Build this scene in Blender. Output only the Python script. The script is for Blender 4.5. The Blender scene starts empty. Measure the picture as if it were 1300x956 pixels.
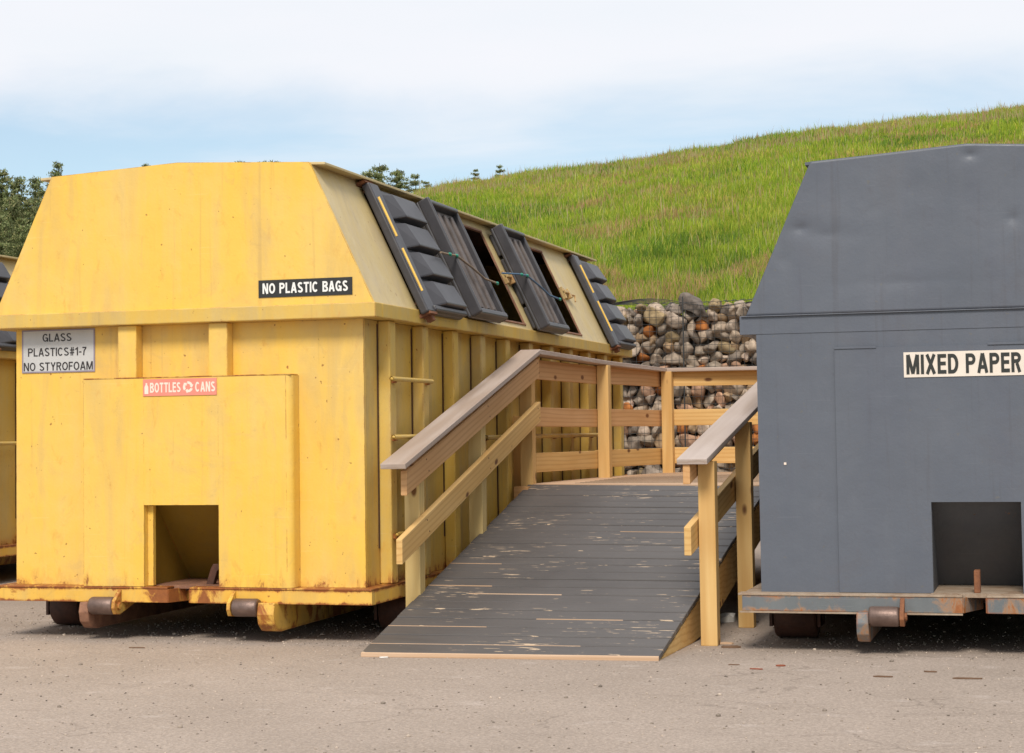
import bpy, bmesh, math, random
import numpy as np
from mathutils import Vector, Matrix
random.seed(7); RNG = np.random.default_rng(7)
scene = bpy.context.scene
C = scene.collection
R = math.radians

# ------------------------------------------------------------------ materials
class NT:
    def __init__(s, name):
        m = bpy.data.materials.new(name); m.use_nodes = True
        s.m = m; s.t = m.node_tree; s.n = s.t.nodes; s.l = s.t.links
        s.b = s.n['Principled BSDF']; s.out = s.n['Material Output']
        s._tc = None
    def add(s, typ, **kw):
        n = s.n.new(typ)
        for k, v in kw.items():
            if k in ('inp',):
                for a, b in v.items(): n.inputs[a].default_value = b
            else: setattr(n, k, v)
        return n
    def link(s, a, b): s.l.new(a, b)
    def coord(s, kind='Object'):
        if s._tc is None: s._tc = s.add('ShaderNodeTexCoord')
        return s._tc.outputs[kind]
    def vec(s, scale=(1, 1, 1), kind='Object', rand=False):
        mp = s.add('ShaderNodeMapping'); mp.inputs['Scale'].default_value = scale
        s.link(s.coord(kind), mp.inputs['Vector'])
        if rand:
            oi = s.add('ShaderNodeObjectInfo')
            mu = s.add('ShaderNodeMath', operation='MULTIPLY'); mu.inputs[1].default_value = 37.0
            s.link(oi.outputs['Random'], mu.inputs[0])
            cb = s.add('ShaderNodeCombineXYZ')
            for i in range(3): s.link(mu.outputs[0], cb.inputs[i])
            s.link(cb.outputs[0], mp.inputs['Location'])
        return mp.outputs[0]
    def noise(s, vec, scale, detail=4, rough=.55, dist=0):
        n = s.add('ShaderNodeTexNoise'); n.inputs['Scale'].default_value = scale
        n.inputs['Detail'].default_value = detail; n.inputs['Roughness'].default_value = rough
        n.inputs['Distortion'].default_value = dist
        s.link(vec, n.inputs['Vector']); return n.outputs['Fac']
    def ramp(s, fac, stops, interp='LINEAR'):
        r = s.add('ShaderNodeValToRGB'); cr = r.color_ramp; cr.interpolation = interp
        while len(cr.elements) < len(stops): cr.elements.new(.5)
        for e, (p, c) in zip(cr.elements, stops):
            e.position = p; e.color = (c if hasattr(c, '__len__') else (c, c, c)) + ((1,) if not hasattr(c, '__len__') or len(c) == 3 else ()) if hasattr(c, '__len__') else (c, c, c, 1)
        s.link(fac, r.inputs[0]); return r.outputs['Color']
    def mix(s, fac, a, b, mode='MIX'):
        n = s.add('ShaderNodeMix', data_type='RGBA', blend_type=mode)
        for i, v in ((0, fac), (6, a), (7, b)):
            if hasattr(v, 'is_output'): s.link(v, n.inputs[i])
            elif i == 0: n.inputs[0].default_value = v
            else: n.inputs[i].default_value = tuple(v) + (1,)
        return n.outputs[2]
    def math(s, op, a, b=None):
        n = s.add('ShaderNodeMath', operation=op)
        for i, v in ((0, a), (1, b)):
            if v is None: continue
            if hasattr(v, 'is_output'): s.link(v, n.inputs[i])
            else: n.inputs[i].default_value = v
        return n.outputs[0]
    def bump(s, h, strength=.3, dist=.01):
        b = s.add('ShaderNodeBump'); b.inputs['Strength'].default_value = strength; b.inputs['Distance'].default_value = dist
        s.link(h, b.inputs['Height']); s.link(b.outputs[0], s.b.inputs['Normal'])
    def col(s, c):
        if hasattr(c, 'is_output'): s.link(c, s.b.inputs['Base Color'])
        else: s.b.inputs['Base Color'].default_value = tuple(c) + (1,)
    def rough(s, v):
        if hasattr(v, 'is_output'): s.link(v, s.b.inputs['Roughness'])
        else: s.b.inputs['Roughness'].default_value = v

def paint(name, base, pale, deep, rust=.0, rough=.42, rust_col=(.23, .07, .02), spec=.5, streak=.5, edge_rust=0, grime=.5, foot=0, beam=0):
    m = NT(name)
    v = m.vec()
    big = m.noise(v, 1.1, 5, .6)
    st = m.noise(m.vec((5, 5, .35)), 1.6, 6, .65)
    c = m.mix(m.ramp(big, [(.35, 0), (.7, 1)]), base, deep)
    c = m.mix(m.math('MULTIPLY', m.ramp(st, [(.42, 0), (.72, 1)]), streak), c, pale)
    bl = m.noise(m.vec((1, 1, .8)), 2.6, 6, .7, 1.2)
    c = m.mix(m.math('MULTIPLY', m.ramp(bl, [(.48, 0), (.56, 1)]), .30), c, deep)
    c = m.mix(m.math('MULTIPLY', m.ramp(bl, [(.36, 1), (.44, 0)]), .30), c, (pale[0]*.84, pale[1]*.80, pale[2]*.8))
    # drips running down the sheet
    dr = m.noise(m.vec((16, 16, .5)), 1.5, 4, .6)
    c = m.mix(m.math('MULTIPLY', m.ramp(dr, [(.60, 0), (.72, 1)]), .28), c, (pale[0]*.6, pale[1]*.52, pale[2]*.5))
    # hairline scratches at two angles
    for ang, sc in ((.5, 26), (-.9, 31)):
        mp_ = m.add('ShaderNodeMapping'); mp_.inputs['Rotation'].default_value = (0, ang, 0); mp_.inputs['Scale'].default_value = (1.2, 1.2, sc)
        m.link(m.coord('Object'), mp_.inputs[0])
        sn = m.noise(mp_.outputs[0], 2.2, 2, .5)
        c = m.mix(m.math('MULTIPLY', m.ramp(sn, [(.735, 0), (.75, 1)]), .22), c, (min(1, pale[0]*1.25), min(1, pale[1]*1.25), min(1, pale[2]*1.25)))
    scuff = m.noise(m.vec((1, 1, 1)), 4.5, 8, .75, 1.5)
    c = m.mix(m.math('MULTIPLY', m.ramp(scuff, [(.6, 0), (.7, 1)]), .3), c, (pale[0]*.62, pale[1]*.58, pale[2]*.6))
    smear = m.noise(m.vec((3.0, 3.0, .7)), 1.3, 5, .6, .8)
    c = m.mix(m.math('MULTIPLY', m.ramp(smear, [(.5, 0), (.72, 1)]), grime), c, (pale[0]*.72, pale[1]*.70, pale[2]*.85))
    sp = m.noise(v, 34, 2, .5)
    spots = m.ramp(sp, [(.725, 0), (.755, 1)])
    c = m.mix(m.math('MULTIPLY', spots, .75), c, rust_col)
    if rust > 0:
        rn = m.noise(m.vec((1, 1, .8)), 5.5, 8, .72, .6)
        rm = m.ramp(rn, [(.68 - .3*rust, 0), (.75 - .3*rust, 1)])
        c2 = m.mix(m.noise(v, 22, 4, .6), rust_col, (.45, .17, .035))
        c = m.mix(rm, c, c2)
    if foot or beam:
        # rust where water sits: along the foot of the walls, on the edges of the base beam and round the hook gap
        sx = m.add('ShaderNodeSeparateXYZ'); m.link(m.coord('Object'), sx.inputs[0])
        def band(val, a, b):
            r_ = m.add('ShaderNodeMapRange', interpolation_type='SMOOTHSTEP'); r_.inputs['From Min'].default_value = a; r_.inputs['From Max'].default_value = b
            m.link(val, r_.inputs['Value']); return r_.outputs[0]
        if beam:
            w_ = m.math('MAXIMUM', band(sx.outputs['Z'], .240, .208), band(sx.outputs['Z'], .266, .292))
            w_ = m.math('MAXIMUM', w_, m.math('MULTIPLY', band(m.math('ABSOLUTE', sx.outputs['X']), .42, .02), 1.1))
            w_ = m.math('MULTIPLY', w_, beam)
        else:
            w_ = m.math('MULTIPLY', band(sx.outputs['Z'], .42, .295), foot)
        nn = m.noise(m.vec((1, 1, .55)), 13, 7, .72, .5)
        rf = m.ramp(m.math('ADD', nn, w_), [(.70, 0), (.80, 1)])
        soft = m.ramp(m.math('ADD', nn, w_), [(.58, 0), (.78, .55)])
        c = m.mix(soft, c, (.58, .25, .05))
        c = m.mix(rf, c, m.mix(m.noise(v, 30, 4, .6), (.16, .05, .02), (.38, .13, .03)))
    if edge_rust > 0:
        # rust creeping in from the sharp edges of the steel
        bv = m.add('ShaderNodeBevel', samples=4); bv.inputs['Radius'].default_value = edge_rust
        ge = m.add('ShaderNodeNewGeometry')
        dp = m.add('ShaderNodeVectorMath', operation='DOT_PRODUCT')
        m.link(bv.outputs[0], dp.inputs[0]); m.link(ge.outputs['Normal'], dp.inputs[1])
        ed = m.ramp(dp.outputs['Value'], [(.9, 1), (.999, 0)])
        en = m.ramp(m.noise(v, 7, 6, .7), [(.44, 0), (.56, 1)])
        c = m.mix(m.math('MULTIPLY', ed, en), c, (.30, .085, .02))
    m.col(c)
    m.rough(m.ramp(scuff, [(.3, rough - .06), (.75, rough + .2)]))
    m.b.inputs['Specular IOR Level'].default_value = spec
    hb = m.math('ADD', m.noise(v, 2.2, 3, .5), m.math('MULTIPLY', m.noise(v, 60, 3, .6), .06))
    m.bump(hb, .45, .03)
    return m.m

def wood(name, a, b, dark, knots=True, rough=.7):
    m = NT(name)
    v = m.vec((1.2, 22, 22), rand=True)
    g = m.noise(v, 1.0, 6, .62, .5)
    v2 = m.vec((.8, 9, 9), rand=True)
    wv = m.add('ShaderNodeTexWave', wave_type='BANDS', bands_direction='Z'); wv.inputs['Scale'].default_value = 1.1
    wv.inputs['Distortion'].default_value = 5; wv.inputs['Detail'].default_value = 2; wv.inputs['Detail Scale'].default_value = .7
    m.link(v2, wv.inputs['Vector'])
    c = m.mix(m.ramp(g, [(.3, 0), (.72, 1)]), a, b)
    c = m.mix(m.math('MULTIPLY', m.ramp(wv.outputs['Fac'], [(.55, 0), (.95, 1)]), .42), c, (b[0]*.72, b[1]*.62, b[2]*.5))
    big = m.noise(m.vec((.9, 2, 2), rand=True), 1.3, 2)
    c = m.mix(m.math('MULTIPLY', m.ramp(big, [(.4, 0), (.65, 1)]), .4), c, (b[0]*.8, b[1]*.72, b[2]*.6))
    if knots:
        vo = m.add('ShaderNodeTexVoronoi', feature='F1'); vo.inputs['Scale'].default_value = 1.0
        m.link(m.vec((3.2, 7, 7), rand=True), vo.inputs['Vector'])
        c = m.mix(m.ramp(vo.outputs['Distance'], [(.085, 1), (.15, 0)]), c, dark)
    m.col(c); m.rough(rough); m.b.inputs['Specular IOR Level'].default_value = .25
    m.bump(g, .25, .003)
    return m.m

def plain(name, c, rough=.6, metal=0, var=.15, scale=8, bump=.1, spec=.5):
    m = NT(name); n = m.noise(m.vec(), scale, 5, .6)
    lo = tuple(x*(1-var) for x in c); hi = tuple(min(1, x*(1+var)) for x in c)
    m.col(m.mix(m.ramp(n, [(.3, 0), (.7, 1)]), lo, hi)); m.rough(rough)
    m.b.inputs['Metallic'].default_value = metal; m.b.inputs['Specular IOR Level'].default_value = spec
    if bump: m.bump(m.noise(m.vec(), scale*5, 3), bump, .004)
    return m.m

def rusty(name, a, b, rough=.75, metal=.2):
    m = NT(name); n = m.noise(m.vec(), 9, 8, .7)
    c = m.mix(m.ramp(n, [(.35, 0), (.65, 1)]), a, b)
    m.col(c); m.rough(rough); m.b.inputs['Metallic'].default_value = metal
    m.bump(m.noise(m.vec(), 50, 5, .7), .5, .004); return m.m

M = {}
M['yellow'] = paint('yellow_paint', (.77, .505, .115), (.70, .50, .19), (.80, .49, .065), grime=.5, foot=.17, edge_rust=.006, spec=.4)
M['yellow_side'] = paint('darker_yellow_paint', (.63, .43, .105), (.54, .41, .19), (.66, .41, .06), foot=.24, spec=.4, streak=.6, rough=.45, edge_rust=.006)  # darker base than the front paint, with more streaks and foot rust
M['cream'] = paint('faded_yellow_paint', (.60, .47, .235), (.60, .50, .31), (.56, .42, .18), spec=.4, streak=.6, rough=.45)
M['yellow_base'] = paint('rusting_yellow_paint', (.76, .47, .09), (.62, .43, .16), (.74, .42, .06), rust=.25, beam=.31, edge_rust=.02, spec=.35)
M['yellow_skid'] = paint('scuffed_yellow_paint', (.70, .44, .09), (.58, .42, .18), (.70, .40, .06), rust=.62, edge_rust=.03, spec=.35)
M['yellow_pocket'] = paint('shaded_yellow_paint', (.27, .17, .022), (.24, .16, .04), (.25, .145, .016), rust=.12, spec=.3, edge_rust=.01)  # shade of the recess is put into this yellow, plus some rust
M['grey'] = paint('grey_paint', (.108, .120, .148), (.126, .135, .158), (.096, .108, .136), rough=.4, rust_col=(.12, .12, .12), spec=.4, streak=.3, grime=.15)
M['grey_base'] = paint('rusting_grey_paint', (.135, .150, .160), (.18, .19, .195), (.12, .132, .14), rust=.14, beam=.16, edge_rust=.016, rust_col=(.2, .09, .05), rough=.5)
M['grey_pocket'] = paint('shaded_grey_paint', (.085, .09, .098), (.10, .10, .105), (.072, .076, .085), rust=.1, rough=.6, rust_col=(.1, .05, .03))  # container grey darkened to carry the pocket's shade, with a little rust
M['rust'] = rusty('rusty_steel', (.12, .045, .025), (.30, .12, .05))
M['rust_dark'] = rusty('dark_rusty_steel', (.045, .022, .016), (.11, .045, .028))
M['rust_plate'] = rusty('rust_brown_plate', (.16, .075, .05), (.34, .17, .10))
M['tan_plate'] = rusty('dusty_tan_plate', (.26, .17, .11), (.42, .34, .26))
M['roller'] = rusty('worn_roller_steel', (.13, .085, .07), (.22, .15, .125), rough=.45, metal=.5)
M['black_plastic'] = plain('black_plastic', (.048, .046, .052), .42, var=.2, bump=.12, spec=.45)
M['inner_plastic'] = plain('dusty_black_plastic', (.13, .108, .10), .62, var=.25, bump=.1, spec=.3)
M['rod'] = plain('gold_yellow_rod', (.75, .48, .09), .4)
M['brass'] = rusty('brass_clasp', (.35, .17, .07), (.65, .5, .22), .5, .4)
M['rope'] = plain('brown_cord', (.25, .18, .12), .9)
M['blue_rope'] = plain('blue_cord', (.08, .14, .22), .9)
M['green_hook'] = plain('green_plastic_hook', (.02, .30, .20), .4)
M['wood'] = wood('pine_timber', (.72, .49, .215), (.64, .39, .14), (.16, .07, .03))
M['wood_pale'] = wood('pale_treated_timber', (.69, .54, .26), (.61, .44, .18), (.17, .08, .03))
M['wood_grey'] = wood('weathered_cap_board', (.50, .42, .375), (.42, .34, .30), (.22, .15, .12), knots=False, rough=.6)
M['wood_orange'] = wood('warm_cedar_board', (.66, .40, .20), (.60, .34, .15), (.2, .08, .03))
M['deck'] = wood('bare_deck_board', (.62, .44, .31), (.56, .38, .25), (.28, .15, .09), knots=False)
M['sign_black'] = plain('black_sign_face', (.022, .022, .022), .45, bump=0)
M['sign_white'] = plain('white_lettering', (.78, .78, .76), .5, var=.04, bump=0)
M['sign_grey'] = plain('pale_grey_sign_face', (.50, .50, .50), .5, var=.06, bump=0)
M['sign_border'] = plain('violet_grey_border', (.26, .22, .28), .5, bump=0)
M['letter_black'] = plain('black_lettering', (.025, .02, .022), .5, bump=0)
M['sign_pink'] = plain('faded_pink_sticker', (.76, .25, .19), .5, var=.08, bump=0)
M['letter_cream'] = plain('cream_lettering', (.82, .68, .58), .5, var=.04, bump=0)
M['sign_cream'] = plain('cream_label_face', (.72, .64, .56), .5, var=.05, bump=0)
M['letter_dark'] = plain('dark_lettering', (.02, .022, .02), .5, bump=0)
M['wire'] = plain('dark_wire', (.05, .05, .05), .55, metal=.3, bump=0)
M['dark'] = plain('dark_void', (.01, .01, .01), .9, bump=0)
M['chip'] = plain('red_brown_chip', (.25, .07, .035), .85)
M['twig'] = plain('dry_leaf', (.15, .085, .05), .9)
M['paper'] = plain('crumpled_white_paper', (.75, .72, .68), .8)
M['bark'] = plain('grey_brown_bark', (.11, .085, .065), .9, scale=3, bump=.4)
M['red'] = plain('red_carton', (.55, .03, .04), .5)
M['bottle'] = plain('cloudy_plastic', (.30, .32, .34), .25)

def attr_mat(name, rough=.8, noise_amt=.35, nscale=14, transl=0, bump=.4):
    m = NT(name)
    at = m.add('ShaderNodeAttribute', attribute_name='Col')
    n = m.noise(m.vec(), nscale, 5, .65)
    c = m.mix(noise_amt, at.outputs['Color'], m.ramp(n, [(.3, .0), (.75, 1.)]), 'OVERLAY')
    m.col(c); m.rough(rough); m.b.inputs['Specular IOR Level'].default_value = .25
    if bump: m.bump(m.noise(m.vec(), nscale*2, 4, .6), bump, .01)
    if transl:
        tr = m.add('ShaderNodeBsdfTranslucent'); m.link(at.outputs['Color'], tr.inputs['Color'])
        mx = m.add('ShaderNodeMixShader'); mx.inputs[0].default_value = transl
        m.link(m.b.outputs[0], mx.inputs[1]); m.link(tr.outputs[0], mx.inputs[2]); m.link(mx.outputs[0], m.out.inputs['Surface'])
    return m.m
M['stone'] = attr_mat('field_stone', .85, .5, 11)
M['blades'] = attr_mat('grass_blades', .6, 0, 10, .35, 0)
M['needles'] = attr_mat('pine_needles', .6, 0, 10, .25, 0)

def ramp_paint():
    m = NT('worn_black_deck_paint')
    big = m.noise(m.vec((.9, .9, .9)), 1.3, 3, .6)
    fine = m.noise(m.vec((7, 60, 30)), 1.0, 5, .6, .3)
    zone = m.ramp(m.noise(m.vec((1.3, 2.6, 1)), 1.4, 3, .5), [(.40, 0.), (.66, .12)])
    mask = m.ramp(m.math('ADD', fine, zone), [(.705, 0), (.73, 1)])
    pc = m.mix(m.ramp(big, [(.3, 0), (.7, 1)]), (.108, .098, .094), (.074, .067, .065))
    pc = m.mix(m.math('MULTIPLY', m.ramp(m.noise(m.vec((3, 40, 20)), 1, 4), [(.4, 0), (.8, 1)]), .35), pc, (.13, .12, .115))
    c = m.mix(mask, pc, (.52, .39, .27))
    m.col(c); m.rough(.5); m.b.inputs['Specular IOR Level'].default_value = .3
    m.bump(m.noise(m.vec((2, 30, 30)), 1, 4), .2, .003)
    return m.m
M['ramp'] = ramp_paint()

def asphalt():
    m = NT('pale_worn_asphalt'); v = m.vec(kind='Object')
    big = m.noise(v, .8, 5, .6)
    c = m.mix(m.ramp(big, [(.3, 0), (.7, 1)]), (.365, .30, .255), (.30, .245, .205))
    st = m.noise(m.vec((1, 3.2, 1)), 1.0, 6, .7, .4)
    c = m.mix(m.math('MULTIPLY', m.ramp(st, [(.58, 0), (.74, 1)]), .4), c, (.16, .125, .10))
    c = m.mix(m.math('MULTIPLY', m.ramp(m.noise(m.vec((2, 3, 1)), 1.7, 5, .6), [(.6, 0), (.78, 1)]), .5), c, (.54, .47, .43))
    vo = m.add('ShaderNodeTexVoronoi'); vo.inputs['Scale'].default_value = 130; m.link(v, vo.inputs['Vector'])
    g = m.add('ShaderNodeSeparateColor'); m.link(vo.outputs['Color'], g.inputs[0])
    agg = m.ramp(g.outputs[0], [(0, .42), (.5, .54), (.8, .6), (1, .72)])
    c = m.mix(.6, c, agg, 'OVERLAY')
    fn = m.noise(v, 60, 3, .7)
    c = m.mix(.35, c, m.ramp(fn, [(.3, .25), (.7, .75)]), 'OVERLAY')
    # fine cracks and small dark oil spots
    cv = m.add('ShaderNodeTexVoronoi', feature='DISTANCE_TO_EDGE'); cv.inputs['Scale'].default_value = .75
    wn = m.add('ShaderNodeTexNoise'); wn.inputs['Scale'].default_value = 3; wn.inputs['Detail'].default_value = 6; m.link(v, wn.inputs['Vector'])
    wa = m.add('ShaderNodeVectorMath', operation='MULTIPLY_ADD'); wa.inputs[1].default_value = (.5, .5, .5); m.link(wn.outputs['Color'], wa.inputs[0]); m.link(v, wa.inputs[2]); m.link(wa.outputs[0], cv.inputs['Vector'])
    ck = m.math('MULTIPLY', m.ramp(cv.outputs['Distance'], [(.002, 1), (.007, 0)]), m.ramp(m.noise(v, 1.1, 2), [(.5, 0), (.56, .33)]))
    c = m.mix(ck, c, (.10, .08, .065))
    oil = m.ramp(m.noise(m.vec((1, 1.6, 1)), 5.5, 4, .6), [(.68, 0), (.76, .55)])
    c = m.mix(oil, c, (.12, .095, .08))
    m.col(c); m.rough(.88); m.b.inputs['Specular IOR Level'].default_value = .2
    m.bump(m.math('ADD', g.outputs[0], m.math('MULTIPLY', fn, 1.4)), .35, .006)
    return m.m
M['asphalt'] = asphalt()

def soil():
    m = NT('grassy_soil'); v = m.vec()
    n = m.noise(v, .22, 5, .6); f = m.noise(v, 3.5, 6, .7)
    c = m.mix(m.ramp(n, [(.42, 0), (.62, 1)]), (.17, .22, .026), (.22, .20, .045))
    c = m.mix(m.ramp(f, [(.35, 0), (.7, 1)]), c, (.085, .12, .018))
    m.col(c); m.rough(.9); m.b.inputs['Specular IOR Level'].default_value = .1
    m.bump(f, .5, .1); return m.m
M['soil'] = soil()

# ------------------------------------------------------------------ object helpers
def tag(o, label=None, cat=None, group=None, kind=None):
    if label: o['label'] = label
    if cat: o['category'] = cat
    if group: o['group'] = group
    if kind: o['kind'] = kind
    return o
def empty(name, loc, label, cat, group=None):
    o = bpy.data.objects.new(name, None); C.objects.link(o); o.location = loc
    o.empty_display_size = .2
    return tag(o, label, cat, group)
def wloc(o):
    v = Vector((0, 0, 0))
    while o is not None: v = v + o.location; o = o.parent
    return v
def mk(name, verts, faces, mat, parent=None, bevel=0, smooth=False, loc=None, mats=None, midx=None, kind=None, label=None):
    """world-space verts -> one mesh object, parented to parent (parents are never rotated)"""
    if loc is None: loc = Vector(np.mean(np.array(verts), axis=0))
    loc = Vector(loc)
    me = bpy.data.meshes.new(name)
    me.from_pydata([tuple(Vector(v) - loc) for v in verts], [], faces)
    for k in (mats or [mat]): me.materials.append(M[k] if isinstance(k, str) else k)
    if midx: me.polygons.foreach_set('material_index', midx)
    if smooth: me.polygons.foreach_set('use_smooth', [True]*len(me.polygons))
    me.update()
    o = bpy.data.objects.new(name, me); C.objects.link(o)
    if parent is not None: o.parent = parent; o.location = loc - wloc(parent)
    else: o.location = loc
    if bevel:
        b = o.modifiers.new('bevel', 'BEVEL'); b.width = bevel; b.segments = 2; b.limit_method = 'ANGLE'
    if kind: o['kind'] = kind
    if label: o['label'] = label
    return o
HEXF = [(0, 3, 2, 1), (4, 5, 6, 7), (0, 1, 5, 4), (1, 2, 6, 5), (2, 3, 7, 6), (3, 0, 4, 7)]
class G:
    def __init__(s): s.v = []; s.f = []
    def hexa(s, p):
        b = len(s.v); s.v += [tuple(q) for q in p]; s.f += [tuple(b+i for i in f) for f in HEXF]; return s
    def box(s, x0, x1, y0, y1, z0, z1):
        return s.hexa([(x0, y0, z0), (x1, y0, z0), (x1, y1, z0), (x0, y1, z0), (x0, y0, z1), (x1, y0, z1), (x1, y1, z1), (x0, y1, z1)])
    def prism_y(s, poly, y0, y1):
        """poly: (x,z) counter-clockwise seen from -y"""
        n = len(poly); b = len(s.v)
        s.v += [(x, y0, z) for x, z in poly] + [(x, y1, z) for x, z in poly]
        s.f.append(tuple(b+i for i in range(n))); s.f.append(tuple(b+n+i for i in reversed(range(n))))
        for i in range(n):
            j = (i+1) % n; s.f.append((b+j, b+i, b+n+i, b+n+j))
        return s
    def prism_x(s, poly, x0, x1):
        """poly: (y,z)"""
        n = len(poly); b = len(s.v)
        s.v += [(x0, y, z) for y, z in poly] + [(x1, y, z) for y, z in poly]
        s.f.append(tuple(b+i for i in reversed(range(n)))); s.f.append(tuple(b+n+i for i in range(n)))
        for i in range(n):
            j = (i+1) % n; s.f.append((b+i, b+j, b+n+j, b+n+i))
        return s
    def tube(s, pts, r, n=10, cap=True):
        pts = [Vector(p) for p in pts]; b = len(s.v)
        for i, p in enumerate(pts):
            d = (pts[min(i+1, len(pts)-1)] - pts[max(i-1, 0)]).normalized()
            u = d.orthogonal().normalized() if abs(d.z) > .95 else d.cross(Vector((0, 0, 1))).normalized()
            w = d.cross(u); rr = r[i] if hasattr(r, '__len__') else r
            for k in range(n):
                a = 2*math.pi*k/n; s.v.append(tuple(p + u*math.cos(a)*rr + w*math.sin(a)*rr))
        for i in range(len(pts)-1):
            for k in range(n):
                k2 = (k+1) % n; s.f.append((b+i*n+k, b+i*n+k2, b+(i+1)*n+k2, b+(i+1)*n+k))
        if cap:
            s.f.append(tuple(b+k for k in reversed(range(n)))); s.f.append(tuple(b+(len(pts)-1)*n+k for k in range(n)))
        return s
    def obj(s, name, mat, parent=None, **kw): return mk(name, s.v, s.f, mat, parent, **kw)
    def objs(s, name, mat, parent=None, **kw):
        """one object for every connected piece"""
        par = list(range(len(s.v)))
        def fd(a):
            while par[a] != a: par[a] = par[par[a]]; a = par[a]
            return a
        for f in s.f:
            for a in f[1:]: par[fd(a)] = fd(f[0])
        grp = {}
        for f in s.f: grp.setdefault(fd(f[0]), []).append(f)
        out = []
        for fs in grp.values():
            ids = sorted({i for f in fs for i in f}); mp = {a: b for b, a in enumerate(ids)}
            out.append(mk(name, [s.v[i] for i in ids], [tuple(mp[i] for i in f) for f in fs], mat, parent, **kw))
        return out
    def xform(s, fn): s.v = [tuple(fn(Vector(v))) for v in s.v]; return s

def board(name, p0, p1, w, h, mat, parent, bevel=.003, side=None, up=None, plumb=True):
    """timber from p0 to p1 (centre of its top edge), w wide, h deep; local X runs along it. Ends cut plumb."""
    p0 = Vector(p0); p1 = Vector(p1); d = (p1-p0); L = d.length; X = d.normalized()
    if abs(X.z) > .95:
        Y = Vector(side or (0, 1, 0)); Z = X.cross(Y).normalized(); down = None
        P = [p0 + Y*a*w/2 + Z*b*h/2 for a, b in ((-1, -1), (1, -1), (1, 1), (-1, 1))]
        Q = [q + d for q in P]
    else:
        Y = Vector((-X.y, X.x, 0)).normalized(); Z = X.cross(Y)
        dn = Vector((0, 0, -h)) if plumb else -Z*h
        P = [p0 - Y*w/2 + dn, p0 + Y*w/2 + dn, p0 + Y*w/2, p0 - Y*w/2]
        Q = [q + d for q in P]
    mat4 = Matrix((X, Y, Z)).transposed()
    c = (p0+p1)/2
    loc = [mat4.transposed() @ (v - c) for v in P+Q]
    me = bpy.data.meshes.new(name)
    fs = [(0, 3, 2, 1), (4, 5, 6, 7), (0, 1, 5, 4), (1, 2, 6, 5), (2, 3, 7, 6), (3, 0, 4, 7)]
    me.from_pydata([tuple(v) for v in loc], [], fs); me.materials.append(M[mat])
    bm = bmesh.new(); bm.from_mesh(me); bmesh.ops.recalc_face_normals(bm, faces=bm.faces); bm.to_mesh(me); bm.free()
    o = bpy.data.objects.new(name, me); C.objects.link(o); o.parent = parent
    o.location = c - wloc(parent); o.rotation_euler = mat4.to_euler()
    b = o.modifiers.new('bevel', 'BEVEL'); b.width = bevel; b.segments = 2
    return o

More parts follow.
